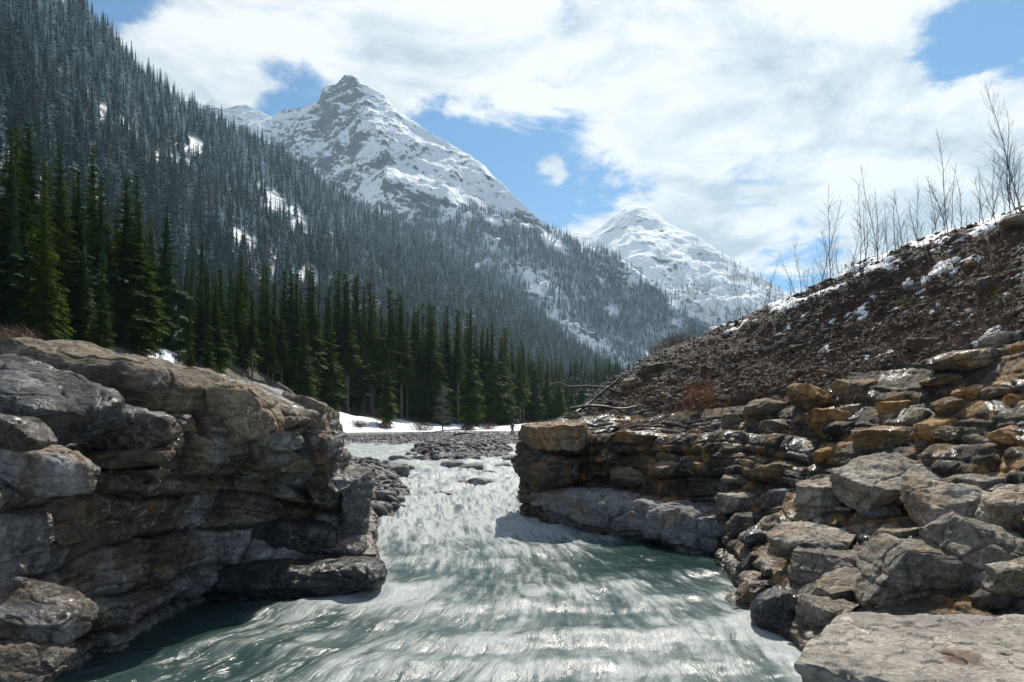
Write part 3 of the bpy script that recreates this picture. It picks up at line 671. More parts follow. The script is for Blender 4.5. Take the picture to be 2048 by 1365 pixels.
# left outcrop: sections from the near end round the tip and up the channel; each runs from under water over the face and the top
LC = [[(-4.9, 2.4, -.6), (-4.9, 2.5, .5), (-5.1, 2.6, 1.2), (-5.0, 2.6, 1.9), (-5.5, 2.9, 2.5), (-7.5, 5, 3.4), (-11, 8, 4.2)],
      [(-4.5, 5.0, -.6), (-4.5, 5.0, .4), (-4.65, 5.1, 1.0), (-4.55, 5.2, 1.7), (-5.0, 5.5, 2.3), (-6.7, 7.3, 3.1), (-10.2, 10.6, 4.0)],
      [(-4.45, 6.6, -.6), (-4.4, 6.6, .4), (-4.5, 6.8, 1.0), (-4.5, 7.0, 1.7), (-4.9, 7.3, 2.25), (-6.3, 8.8, 3.15), (-9.0, 12.4, 3.9)],
      [(-4.45, 8.2, -.6), (-4.4, 8.3, .4), (-4.5, 8.5, 1.1), (-4.2, 8.4, 1.8), (-4.2, 8.3, 2.35), (-5.2, 9.6, 3.05), (-7.4, 13.0, 3.7)],
      [(-4.3, 9.4, -.6), (-4.3, 9.5, .4), (-4.3, 9.8, 1.2), (-3.9, 9.4, 1.9), (-3.65, 9.0, 2.5), (-4.55, 10.2, 3.0), (-6.2, 13.0, 3.35)],
      [(-3.4, 9.9, -.6), (-3.35, 10.0, .35), (-3.45, 10.7, 1.0), (-3.25, 10.6, 1.7), (-3.0, 10.2, 2.25), (-3.5, 11.1, 2.65), (-5.1, 13.5, 2.9)],
      [(-2.4, 10.2, -.6), (-2.4, 10.3, .38), (-2.8, 10.8, .95), (-3.0, 11.0, 1.6), (-2.95, 11.0, 2.1), (-3.2, 12.0, 2.35), (-4.6, 14, 2.5)],
      [(-2.5, 11.2, -.6), (-2.5, 11.3, .4), (-2.85, 11.4, 1.0), (-3.1, 11.6, 1.6), (-3.15, 11.7, 2.0), (-3.4, 12.9, 2.2), (-4.8, 15, 2.3)],
      [(-2.8, 12.5, -.6), (-2.85, 12.5, .4), (-3.1, 12.6, 1.0), (-3.3, 12.7, 1.5), (-3.2, 12.9, 1.8), (-3.9, 14.3, 2.0), (-5.4, 16.5, 2.1)],
      [(-3.3, 15.0, -.6), (-3.3, 15, .4), (-3.6, 15, .9), (-3.8, 15.2, 1.3), (-4.1, 15.4, 1.5), (-4.9, 16.8, 1.7), (-6.5, 19, 1.9)],
      [(-4.8, 18.0, -.6), (-4.8, 18, .3), (-5.0, 18, .7), (-5.2, 18.2, .9), (-5.5, 18.5, 1.1), (-6.3, 20, 1.3), (-8, 23, 1.6)]]
LP0, LQ, Ln, Lid = bank_sheet(LC, 760, 420, 41, (.42, .06, .15, .04), 1, dip=(-.30, -.03))
if Ln[300, 100, 0] < 0: LP0, LQ, Ln, Lid = bank_sheet(LC, 760, 420, 41, (.42, .06, .15, .04), -1, dip=(-.30, -.03))
left = tag(link('rock_outcrop', None, loc=tuple(LP0[330, 5])), 'layered brown rock outcrop with wet dark ledges beside the river', 'rock outcrop')
def child(o, parent):
    o.parent = parent; o.matrix_parent_inverse = Matrix.Translation(-parent.location); return o
child(link('bedrock', sheet_mesh('bedrock', LQ, Lid, M['left'], 1)), left)
left_bvh = bvh_grid(LP0[::4, ::4])

# right bank: rock ledges below, slope of earth and rubble above
RC = [[(2.6, 2.2, -.7), (3.2, 2.3, .2), (3.9, 2.6, .5), (5.4, 3.6, 1.2), (7.0, 5.2, 2.8), (9.2, 7.6, 4.7), (12.6, 11.5, 6.9), (15, 18, 7.4)],
      [(2.8, 5.0, -.7), (3.2, 5.0, .05), (4.2, 5.4, .55), (5.7, 6.4, 1.25), (7.2, 7.8, 2.9), (9.3, 10.4, 4.9), (12.4, 14.4, 7.4), (15, 21, 7.7)],
      [(2.8, 7.2, -.7), (3.2, 7.3, .05), (4.3, 7.8, .65), (5.6, 8.7, 1.35), (7.0, 10.0, 2.9), (8.9, 12.6, 4.8), (11.6, 16.4, 7.35), (14, 24, 7.8)],
      [(2.9, 9.2, -.7), (3.3, 9.4, .05), (4.3, 10.0, .75), (5.2, 11.0, 1.45), (6.4, 12.4, 2.85), (8.2, 15.0, 4.5), (10.2, 18.0, 7.0), (12, 26, 7.2)],
      [(3.5, 11.4, -.7), (3.7, 11.6, .1), (4.3, 12.0, .75), (4.9, 12.5, 1.5), (5.8, 13.4, 2.65), (7.3, 15.8, 4.2), (9.2, 19.0, 6.6), (11, 27, 6.4)],
      [(3.9, 12.8, -.7), (3.95, 12.9, .25), (4.2, 13.3, .85), (4.5, 13.6, 1.6), (5.2, 14.4, 2.5), (6.6, 16.6, 4.0), (8.2, 20.0, 6.1), (10, 28, 5.8)],
      [(2.95, 14.0, -.7), (2.95, 14.2, .35), (3.3, 15.0, .95), (3.35, 15.3, 1.65), (3.7, 15.9, 2.35), (4.7, 18.0, 3.6), (6.0, 21.5, 5.2), (8, 29, 5.0)],
      [(1.8, 15.6, -.7), (1.75, 15.7, .45), (2.0, 16.3, 1.05), (1.7, 16.1, 1.65), (2.0, 16.6, 2.3), (2.8, 18.6, 3.1), (3.9, 21.2, 4.25), (6, 28, 4.0)],
      [(.35, 16.7, -.7), (.35, 16.7, .5), (.5, 17.0, 1.05), (.25, 16.8, 1.6), (.55, 17.1, 2.3), (1.5, 18.9, 2.65), (2.5, 21.0, 3.0), (5, 27, 2.9)],
      [(.6, 18.2, -.7), (.6, 18.3, .5), (.7, 18.5, 1.05), (.55, 18.5, 1.6), (1.0, 18.9, 2.2), (1.9, 20.4, 2.4), (2.9, 22.5, 2.6), (5.5, 28, 2.6)],
      [(2.2, 21.5, -.7), (2.2, 21.5, .5), (2.3, 21.6, 1.05), (2.4, 21.8, 1.6), (2.8, 22.2, 2.1), (3.7, 23.5, 2.2), (4.6, 25.5, 2.3), (7, 31, 2.4)],
      [(5.5, 26, -.7), (5.5, 26, .5), (5.6, 26.1, 1.05), (5.8, 26.2, 1.6), (6.1, 26.5, 2.0), (6.8, 27.5, 2.2), (7.6, 29.5, 2.3), (9.5, 35, 2.4)]]
RC = np.array(RC)
RP0, RQ, Rn, Rid = bank_sheet(RC[:, :6], 900, 400, 63, (.36, .09, .12, .035), 1, dip=(.03, -.02))
if Rn[450, 150, 0] > 0: RP0, RQ, Rn, Rid = bank_sheet(RC[:, :6], 900, 400, 63, (.36, .09, .12, .035), -1, dip=(.03, -.02))
right = tag(link('rock_outcrop', None, loc=tuple(RP0[600, 5])), 'bedded rusty brown rock outcrop under the earth slope, undercut at the river', 'rock outcrop')
cut = int(400 * 4.35 / 5)
child(link('bedrock', sheet_mesh('bedrock', RQ[:, :cut], Rid[:, :cut], M['right'], -1)), right)
right_bvh = bvh_grid(RP0[::5, ::4])
# earth slope
EP = loft(RC[:, 3:], 420, 330)
ev = np.linspace(0, 4, 330)[None, :] + 0 * EP[..., 0]
en = normals(EP); en *= np.sign(en[..., 2:3])
dz = fbm(EP / 1.4, 5, 91) * .24 + fbm(EP / .35, 4, 92) * .09 + (fbm(EP / .9, 4, 93, ridged=True) - .3) * .10
lower = 1 - sstep(ev, .8, 1.5)
EPD = EP + en * (dz * (1 - lower * .5) - lower * .45)[..., None]
tag(link('bank', mesh_np('bank', EPD.reshape(-1, 3), grid_faces(420, 330)[:, ::-1], M['earth'], True)), 'steep slope of dark earth and rubble above the rock ledges', 'bank', kind='structure')
earth_bvh = bvh_grid(EPD[::2, ::2])
# snow lying on the slope: sheet that comes out of the earth where the snow lies
epx = EP[..., 0] / EP[..., 1] * F + CX
sm = fbm(EP / 1.0, 5, 55) + .35 * fbm(EP / .25, 3, 56)
line = sstep(ev, 2.35, 3.0) * .34 + .16 * sstep(ev, 1.9, 2.3) - .16 + .13 * np.exp(-((ev - 2.85) / .18) ** 2)
cover = sm * 1.15 + line * .50 - .215 - .3 * (epx < 1330) - .22 * (epx < 1540)
SPN = EPD + en * np.clip(cover * .30, -.25, .045)[..., None]
tag(link('snow', mesh_np('snow', SPN.reshape(-1, 3), grid_faces(420, 330)[:, ::-1], M['snow'], True)), 'thin patches of old snow lying on the dark slope', 'snow', kind='stuff')

def ray(px, py, bvhs):
    o = Vector((0, 0, EYE)); d = (Vector(W(px, py, 1.0)) - o).normalized(); best = None
    for b in bvhs:
        h = b.ray_cast(o, d)
        if h[0] is not None and (best is None or h[3] < best[1]): best = (h[0], h[3])
    return best[0] if best else None
rock_bvhs = [bvh_grid(LQ[::3, ::3]), bvh_grid(RQ[::3, ::3])]
river()
_seed = [100]
def put_rock(name, px, py, w, h, mat, bvhs, depth=.8, tilt=0.0, yaw=0.0, sink=.25, n=26, power=3.0, cuts=14, cdepth=.3, beds=.11, rough=.07, parent=None, d=None, pitch=0.0, bedh=.16, seed=None):
    """A rock seen at (px, py) with the given size in photograph pixels, standing on the bank it belongs to."""
    _seed[0] += 1
    if d is None:
        hit = ray(px, py, bvhs)
        if hit is None: print('no hit', name, px, py); return None
        d = hit.y
    mpp = d / F; hw, hh = w / 2 * mpp, h / 2 * mpp; hd = hw * depth
    dd = d + hd * (sink * 2 - .55)
    c = W(px, py, d); k = dd / d
    c = ((px - CX) / F * dd, dd, EYE + (HY - py) / F * dd)
    v, f = rock_shape((hw * k, hd * k, hh * k), seed or _seed[0], n, power, cuts, cdepth, beds, rough, bedh)
    me = mesh_np(name, v, f, M[mat], True, {'tint': ('FLOAT', np.full(len(v), hf(_seed[0], 2, 0, 3)))})
    o = link(name, me, None, c, Euler((math.radians(pitch), -math.radians(tilt) * -1, math.radians(yaw))))
    if parent: child(o, parent)
    return o
LB = [left_bvh]; RB = [right_bvh]
# parts of the left outcrop (px, py, w, h, material, tilt: positive = right end down)
for nm, px, py, w, h, mt, kw in [
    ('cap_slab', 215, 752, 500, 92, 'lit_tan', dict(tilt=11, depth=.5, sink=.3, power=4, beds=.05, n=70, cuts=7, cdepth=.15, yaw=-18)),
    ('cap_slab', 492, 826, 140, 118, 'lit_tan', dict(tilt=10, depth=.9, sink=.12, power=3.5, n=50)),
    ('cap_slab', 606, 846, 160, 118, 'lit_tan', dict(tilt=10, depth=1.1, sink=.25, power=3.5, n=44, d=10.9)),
    ('ledge', 60, 800, 330, 96, 'left_grey', dict(tilt=17, depth=.6, sink=.4, power=5.5, n=70, cuts=6, cdepth=.14, d=6.9, pitch=16, yaw=-14)),
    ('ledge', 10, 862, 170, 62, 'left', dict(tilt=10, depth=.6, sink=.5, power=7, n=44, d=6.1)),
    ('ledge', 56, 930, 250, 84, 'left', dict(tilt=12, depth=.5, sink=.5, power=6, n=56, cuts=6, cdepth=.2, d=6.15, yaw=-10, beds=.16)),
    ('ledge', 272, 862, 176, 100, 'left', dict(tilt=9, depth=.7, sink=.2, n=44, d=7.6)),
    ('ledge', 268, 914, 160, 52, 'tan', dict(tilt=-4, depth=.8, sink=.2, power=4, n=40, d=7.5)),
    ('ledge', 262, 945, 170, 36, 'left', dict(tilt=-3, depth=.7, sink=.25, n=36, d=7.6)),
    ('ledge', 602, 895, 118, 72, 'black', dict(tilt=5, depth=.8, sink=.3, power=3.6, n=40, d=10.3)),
    ('ledge', 588, 922, 96, 46, 'tan', dict(tilt=4, depth=.8, sink=.25, power=5, n=34, d=10.2)),
    ('ledge', 496, 942, 92, 46, 'left_grey', dict(tilt=-8, sink=.3, n=30, d=10.0)),
    ('ledge', 236, 990, 100, 74, 'left', dict(sink=.35, power=2.6, n=36, d=7.7)),
    ('ledge', 42, 1044, 128, 46, 'left_grey', dict(sink=.5, power=3, n=34, d=6.3)),
    ('ledge', 40, 1088, 140, 50, 'left', dict(sink=.5, power=3, n=34, d=6.3)),
    ('ledge', 128, 1072, 90, 64, 'left', dict(sink=.4, power=2.8, n=34, d=6.6)),
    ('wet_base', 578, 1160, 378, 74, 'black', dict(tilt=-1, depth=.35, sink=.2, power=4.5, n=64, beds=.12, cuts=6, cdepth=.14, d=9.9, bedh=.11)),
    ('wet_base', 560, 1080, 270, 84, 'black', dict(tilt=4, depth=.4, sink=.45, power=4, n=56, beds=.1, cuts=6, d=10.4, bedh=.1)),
    ('ledge', 716, 1010, 76, 180, 'left_grey', dict(tilt=6, depth=1.6, sink=.3, power=3.4, n=44, beds=.02, d=11.0, yaw=12)),
    ('ledge', 655, 975, 90, 70, 'left', dict(tilt=6, sink=.4, power=3.4, n=36, d=10.7)),
    ('ledge', 365, 1076, 52, 70, 'left_grey', dict(sink=.45, power=2.4, n=28, d=9.2)),
    ('ledge', 60, 1225, 210, 90, 'left', dict(sink=.5, power=4, tilt=14, n=44, d=5.6)),
    ('ledge', 30, 1310, 200, 80, 'left', dict(sink=.5, power=4, tilt=14, n=40, d=5.3)),
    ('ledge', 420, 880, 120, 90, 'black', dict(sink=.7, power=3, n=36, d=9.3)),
]:
    put_rock(nm, px, py, w, h, mt, LB, parent=left, **kw)
# parts of the right outcrop
for nm, px, py, w, h, mt, kw in [
    ('cap_slab', 1108, 874, 136, 74, 'tan', dict(power=3.6, depth=1.0, sink=.2, n=48, d=16.5, tilt=-1)),
    ('ledge', 1094, 934, 124, 78, 'brown', dict(power=2.8, depth=1.0, sink=.2, n=44, d=16.4, tilt=6)),
    ('ledge', 1162, 946, 66, 36, 'ochre', dict(n=30, d=16.4)),
    ('ledge', 1347, 933, 76, 32, 'tan', dict(n=30, d=15.0, tilt=-12, power=4.5)),
    ('ledge', 1290, 878, 150, 40, 'dark', dict(n=34, depth=.5)),
    ('ledge', 1260, 952, 80, 46, 'brown', dict(n=30)),
    ('ledge', 1215, 905, 60, 44, 'ochre', dict(n=28)),
]:
    put_rock(nm, px, py, w, h, mt, RB, parent=right, **kw)

# long smooth shelf at the foot of the right outcrop, dipping into the pool
for dims, loc, rot, sd_ in (((2.2, .80, .58), (2.25, 15.25, .40), (12, 4, -42), 881), ((1.15, .7, .50), (3.75, 13.55, .30), (14, 6, -52), 882)):
    v, f = rock_shape(dims, sd_, 90, 3.6, 16, .26, .14, .085, .2, .09)
    child(link('water_worn_shelf', mesh_np('water_worn_shelf', v, f, M['shelf'], True, {'tint': ('FLOAT', np.full(len(v), .6))}), None, loc, Euler([math.radians(a) for a in rot])), right)
# ------------------------------------------------------------------ boulders of the right bank: (px, py, w, h, material, extras, label)
def boulder(name, px, py, w, h, mt, label, cat='boulder', group=None, **kw):
    o = put_rock(name, px, py, w, h, mt, RB + [earth_bvh], **kw)
    if o: tag(o, label, cat, group)
    return o
BOULDERS = [
 (1822, 1158, 200, 140, 'grey', dict(power=2.7, n=64, cuts=7, sink=.15), 'big rounded grey brown boulder just behind the flat foreground slab'),
 (1960, 1118, 190, 130, 'grey', dict(power=3.2, n=64, tilt=18, sink=.12), 'broken boulder with a rusty brown hollow on its front beside the big rounded one'),
 (2020, 1168, 120, 96, 'grey', dict(power=3, n=44, sink=.12), 'grey block at the picture edge below the rust patched boulder'),
 (1920, 1030, 215, 112, 'grey', dict(power=4, n=60, tilt=8, yaw=15, sink=.2, pitch=10), 'flat topped pale grey slab leaning to the water above the rust patched boulder'),
 (2035, 1036, 130, 96, 'grey', dict(power=2.8, n=44), 'rounded grey boulder at the picture edge above the rust patched boulder'),
 (1972, 968, 132, 50, 'grey', dict(power=3.2, n=40), 'flat loaf shaped boulder lying alone below the rusty ledges'),
 (1782, 968, 180, 84, 'grey', dict(power=4, n=60, tilt=-12, depth=1.0, beds=.1, sink=.05, pitch=12), 'overhanging pale slab plate with a dark hollow under its edge'),
 (1650, 1018, 130, 108, 'grey', dict(power=2.6, n=54, beds=.14, tilt=-10, sink=.3), 'arched layered rock next to the dark hollow'),
 (1760, 1040, 84, 70, 'left_grey', dict(n=36, sink=.5), 'grey wall rock standing under the overhanging plate'),
 (1642, 1090, 195, 62, 'grey', dict(power=3.2, n=54, tilt=-4, beds=.14, sink=.1), 'long low layered rock below the arched one'),
 (1668, 1136, 165, 68, 'grey', dict(power=3.0, n=54, beds=.1, sink=.1), 'grey layered rock with a wavy top edge, middle of the stepped stack'),
 (1680, 1180, 140, 72, 'grey', dict(power=3.0, n=50, tilt=-6, sink=.1), 'smooth light topped rock just behind the slab beside the big rounded boulder'),
 (1566, 1248, 110, 134, 'black', dict(power=3.2, n=60, beds=.16, cuts=7, sink=.15, bedh=.1), 'dark wet thin bedded rock standing at the waterline'),
 (1664, 1234, 110, 70, 'grey', dict(power=3, n=44), 'small grey rock wedged against the back of the flat slab'),
 (1488, 1004, 96, 50, 'grey', dict(power=2.8, n=40), 'rounded grey rock at the top of the waterline pile'),
 (1488, 1050, 64, 46, 'grey', dict(n=34), 'small blocky grey rock in the waterline pile under the rounded one'),
 (1562, 998, 58, 38, 'brown', dict(n=30), 'small brown rock between the rusty ledge and the arched rock'),
 (1550, 1050, 80, 46, 'grey', dict(n=36, power=2.6), 'oval grey rock left of the arched rock'),
 (1530, 1078, 84, 44, 'left_grey', dict(n=36), 'blue grey angular rock under the oval one'),
 (1456, 1096, 62, 56, 'dark', dict(n=36, power=2.6), 'dark round rock near the calm pool edge'),
 (1443, 1140, 64, 50, 'left_grey', dict(n=36), 'wet grey block standing in the shallow water'),
 (1501, 1138, 64, 72, 'dark', dict(n=36, power=2.6), 'dark upright rounded rock in the waterline pile'),
 (1448, 1184, 112, 46, 'brown', dict(n=44, beds=.14), 'low reddish brown rock lying in the white water'),
 (1516, 1194, 86, 60, 'dark', dict(n=40), 'dark wet rock between the reddish one and the thin bedded one'),
 (1552, 1138, 66, 46, 'grey', dict(n=34), 'fist shaped grey rock beside the dark upright one'),
 (1784, 1076, 88, 48, 'grey', dict(n=36), 'squat grey rock on the shoulder of the big rounded boulder'),
 (1876, 926, 64, 46, 'brown', dict(n=34, power=4), 'blocky brown rock at the foot of the rusty ledge'),
 (1632, 800, 112, 54, 'ochre', dict(n=50, power=3.5, tilt=10), 'prominent rust coloured block crowning the ledges under the slope'),
 (1530, 822, 100, 48, 'tan', dict(n=44, power=3, tilt=-14), 'tan sloping rock left of the prominent rusty block'),
 (1460, 852, 42, 52, 'tan', dict(n=34), 'small upright tan rock at the left end of the rusty ledges'),
 (1682, 842, 136, 46, 'ochre', dict(n=44, power=4, beds=.12), 'long rusty ledge rock below the prominent block'),
 (1556, 860, 66, 42, 'ochre', dict(n=34, power=3.6), 'squat wet topped rusty rock below the tan sloping one'),
 (1690, 868, 96, 48, 'ochre', dict(n=38), 'dark gold rounded rock under the long rusty ledge rock'),
 (1780, 876, 130, 70, 'ochre', dict(n=48, power=2.8), 'large brown gold rounded rock above the overhanging plate'),
 (1886, 858, 104, 50, 'ochre', dict(n=44, tilt=-8), 'bright rusty orange rock in the middle of the ledges'),
 (1918, 872, 90, 38, 'ochre', dict(n=36), 'flat orange rock tucked under the bright one'),
 (1920, 820, 98, 56, 'ochre', dict(n=44, tilt=12), 'craggy golden rock with a grey face above the bright orange one'),
 (1962, 790, 92, 40, 'ochre', dict(n=38, power=2.6), 'knobbly golden rock high on the ledges'),
 (2030, 812, 64, 54, 'ochre', dict(n=40, power=2.5), 'bright orange round rock at the picture edge'),
 (2026, 872, 80, 36, 'ochre', dict(n=34, tilt=-14), 'tilted tan orange rock under the bright round one'),
 (2042, 918, 54, 46, 'ochre', dict(n=34), 'orange rock at the picture edge beside the loaf shaped boulder'),
 (1730, 776, 116, 36, 'brown', dict(n=40, power=4), 'flat brown rock with a wet top at the foot of the earth slope'),
 (1796, 816, 100, 28, 'ochre', dict(n=36, power=4, tilt=-5), 'thin rusty plate lying above the large gold rock'),
 (1900, 760, 124, 34, 'brown', dict(n=40, power=4, tilt=-12), 'long tilted brown plate under the dark slope'),
 (1968, 720, 180, 40, 'brown', dict(n=50, power=4, tilt=-4, beds=.12), 'longest brown bedded plate below the smooth pale boulder'),
 (2006, 682, 84, 36, 'slab', dict(n=40, power=2.3, cuts=3, beds=.01, rough=.03), 'smooth pale grey river boulder perched on the slope'),
 (1848, 690, 86, 32, 'brown', dict(n=34), 'brown block half buried in the slope near the pale boulder'),
 (1812, 770, 46, 36, 'ochre', dict(n=30, power=2.6), 'small rust red cube shaped rock at the foot of the slope'),
 (1468, 902, 68, 26, 'tan', dict(n=34, power=4), 'thin tan plate at the left end of the lower rusty beds'),
 (1564, 942, 112, 34, 'ochre', dict(n=40, power=4, beds=.12), 'long low rusty bed just above the brown small rock'),
 (1672, 910, 86, 42, 'ochre', dict(n=38, power=3.6), 'rusty bed end overhanging the dark gap by the arched rock'),
 (1644, 946, 54, 30, 'ochre', dict(n=30), 'small rusty rock right above the arched rock'),
 (1480, 962, 68, 28, 'brown', dict(n=32, power=4), 'thin brown bed at the foot of the rusty ledges by the pool'),
 (1420, 918, 42, 64, 'ochre', dict(n=34), 'narrow rusty pillar rock where the undercut begins'),
 (1590, 700, 44, 22, 'brown', dict(n=26), 'brown stone with a snow patch beside it on the slope'),
 (1975, 575, 70, 40, 'brown', dict(n=36), 'large brown rock sticking out near the crest of the slope'),
 (2030, 445, 70, 30, 'brown', dict(n=30), 'brown rock on the skyline at the picture edge'),
 (1920, 478, 46, 22, 'brown', dict(n=26), 'low brown rock on the skyline among the saplings'),
 (1614, 578, 34, 14, 'dark', dict(n=24, power=2.6), 'small dark stone on the skyline at the foot of the saplings'),
 (1260, 768, 40, 30, 'tan', dict(n=28), 'upright tan stone beside the leaning dead stem'),
 (1305, 742, 52, 36, 'brown', dict(n=28), 'reddish brown stone on the lower skyline of the slope'),
 (1144, 834, 40, 22, 'tan', dict(n=28, power=3.5, d=17.3), 'small tan block sitting on the flat tan cap rock'),
]
for px, py, w, h, mt, kw, lb in BOULDERS:
    kw = dict(kw); kw.setdefault('yaw', 0)
    if mt in ('grey', 'left_grey'): kw['power'] = kw.get('power', 3.2) + 2.4; kw.setdefault('cdepth', .29); kw['beds'] = kw.get('beds', .11) + .09; kw.setdefault('bedh', .12); kw.setdefault('pitch', 7); kw.setdefault('tilt', (hf(px, 3, 0, 9) - .6) * 16)
    kw['yaw'] = kw['yaw'] + (hf(px, py, 0, 5) - .5) * 40
    boulder('boulder', px, py, w, h, mt, lb, **kw)
# the flat slab in front
OUT = np.array([(2.10, 5.02), (2.34, 5.42), (3.0, 6.15), (3.6, 6.12), (4.35, 6.0), (5.3, 5.3), (5.2, 4.2), (4.4, 3.3), (3.1, 3.75), (2.55, 4.4)])
c0 = np.array([3.6, 4.85]); rel = OUT - c0; th_p = np.arctan2(rel[:, 1], rel[:, 0]); od = np.argsort(th_p); th_p = th_p[od]; rel = rel[od]
NTH, NR = 420, 230
th = np.linspace(-np.pi, np.pi, NTH, endpoint=False)
def ray_r(a):
    best = 9
    for k in range(len(rel)):
        p, q = rel[k], rel[(k + 1) % len(rel)]; d = np.array([math.cos(a), math.sin(a)]); e = q - p; den = d[0] * e[1] - d[1] * e[0]
        if abs(den) < 1e-9: continue
        t_ = (p[0] * e[1] - p[1] * e[0]) / den; s_ = (p[0] * d[1] - p[1] * d[0]) / den
        if t_ > 0 and -1e-6 <= s_ <= 1 + 1e-6: best = min(best, t_)
    return best
rad = np.array([ray_r(a) for a in th]) * (1 + .035 * fbm(np.stack([np.cos(th) * 3, np.sin(th) * 3, 0 * th], 1), 4, 12))
tr = np.linspace(0, 1, NR); rt = np.clip(tr / .62, 0, 1); sd_t = np.clip((tr - .62) / .38, 0, 1)
PX = c0[0] + np.cos(th)[:, None] * rad[:, None] * (rt - .10 * sd_t * 0)[None]; PY = c0[1] + np.sin(th)[:, None] * rad[:, None] * rt[None]
PZ = .74 + .035 * (PX - 3.5) - 1.15 * sd_t[None] + 0 * PX
PS = np.stack([PX, PY, PZ], 2); flat = (1 - np.clip(sd_t * 30, 0, 1))[None]
nb = fbm(PS / np.array([.9, .9, .5]), 5, 61); cr_ = np.exp(-(perlin(PS / np.array([1.1, .7, 9]) + 4.2, 8) / .012) ** 2); chip = np.clip(fbm(PS / .22, 4, 62), 0, 1)
PS[..., 2] += (nb * .045 + np.floor(fbm(PS / np.array([1.0, .8, 5]) + 7.7, 4, 66) * 5) * .016 - cr_ * .0) * flat - chip * .12 * np.exp(-((rt[None] - 1) / .03) ** 2) * (sd_t[None] < .02)
bedk = np.floor(PS[..., 2] / .11 + nb * 1.5); bo = (hf(bedk, 2, 0, 5) - .6) * .09 + nb * .12 + fbm(PS / .18, 4, 63) * .05
for ax, fn in ((0, np.cos), (1, np.sin)): PS[..., ax] += fn(th)[:, None] * bo * (1 - flat) - fn(th)[:, None] * .12 * sd_t[None]
ii = np.arange(NTH)[:, None] * NR + np.arange(NR - 1)[None]; jj = ((np.arange(NTH) + 1) % NTH)[:, None] * NR + np.arange(NR - 1)[None]
f = np.stack([ii.ravel(), (ii + 1).ravel(), (jj + 1).ravel(), jj.ravel()], 1)
slab = link('boulder', mesh_np('boulder', PS.reshape(-1, 3) - np.array([3.6, 4.85, .2]), f, M['slab'], True, {'tint': ('FLOAT', np.full(NTH * NR, .5))}), None, (3.6, 4.85, .2))
tag(slab, 'wide flat pale slab with white veins, largest rock at the bottom corner', 'boulder')

# ------------------------------------------------------------------ smaller rocks filling the ledges: copies of a few kinds
kinds = {}
for mt in ('grey', 'left_grey', 'ochre', 'brown', 'dark', 'river_stone', 'tan'):
    kinds[mt] = []
    for k in range(3):
        v, f = rock_shape((.5, .42, .27), 900 + k * 7 + len(mt), 16, 3.0, 8, .25, .09, .07, .12)
        kinds[mt].append(mesh_np('rock', v, f, M[mt], True, {'tint': ('FLOAT', np.full(len(v), .5))}))
def scatter(name, n, region, mats, size, label, cat, group, bvhs, seed, accept=None):
    rr = np.random.default_rng(seed); made = 0; tries = 0
    while made < n and tries < n * 8:
        tries += 1
        px, py = rr.uniform(region[0], region[2]), rr.uniform(region[1], region[3])
        if accept and not accept(px, py): continue
        h = ray(px, py, bvhs)
        if h is None: continue
        mt = mats(px, py, rr) if callable(mats) else mats[rr.integers(len(mats))]
        s = rr.uniform(*size) ** 1.0 * (.6 + .8 * rr.random() ** 2)
        o = link(name, kinds[mt][rr.integers(3)], None, (h.x, h.y + s * .12, h.z - s * .05), Euler((rr.normal() * .15, rr.normal() * .15, rr.uniform(0, 6.28))), (s, s, s * rr.uniform(.6, 1.15)))
        tag(o, label, cat, group); made += 1
cliff_top = lambda px: interp(px, [(1050, 850), (1200, 880), (1440, 850), (1700, 770), (2048, 690)])
cliff_bot = lambda px: interp(px, [(1050, 960), (1250, 960), (1440, 985), (1580, 960), (1700, 930), (1860, 915), (2048, 910)])
scatter('rock', 70, (1180, 700, 2048, 985), lambda x, y, r: r.choice(['ochre', 'ochre', 'brown', 'dark', 'tan']), (.22, .52), 'smaller rusty brown rock wedged in the bedded ledges under the earth slope', 'rock', 'rusty rocks wedged in the ledges', RB, 11,
        lambda x, y: cliff_top(x) + 8 < y < cliff_bot(x))
scatter('rock', 75, (1410, 930, 2048, 1250), lambda x, y, r: r.choice(['grey', 'grey', 'left_grey', 'brown']), (.2, .5), 'smaller grey rock wedged between the big boulders above the water', 'rock', 'grey rocks wedged between the boulders', RB, 12,
        lambda x, y: y > cliff_bot(x) + 10 and y < interp(x, [(1400, 1190), (1560, 1290), (1640, 1230), (2048, 1200)]))
slope_top = lambda px: interp(px, [(1170, 830), (1270, 755), (1400, 690), (1570, 615), (1700, 560), (1850, 520), (2048, 440)])
scatter('rock', 85, (1160, 430, 2048, 900), lambda x, y, r: r.choice(['brown', 'dark', 'dark', 'brown', 'river_stone', 'tan']), (.12, .34), 'stone half buried in the dark earth slope below the saplings', 'stone', 'stones half buried in the earth slope', [earth_bvh], 13,
        lambda x, y: slope_top(x) + 6 < y < cliff_top(x) + 10)
# stones at the foot of the leaning stem, heaped
scatter('rock', 24, (1165, 735, 1330, 850), lambda x, y, r: r.choice(['tan', 'brown', 'tan', 'river_stone']), (.22, .42), 'rounded tan stone in the heap round the leaning dead stem', 'stone', 'tan stones round the leaning stem', [earth_bvh, right_bvh], 14,
        lambda x, y: y > interp(x, [(1165, 815), (1330, 740)]) and y < interp(x, [(1165, 850), (1330, 830)]))

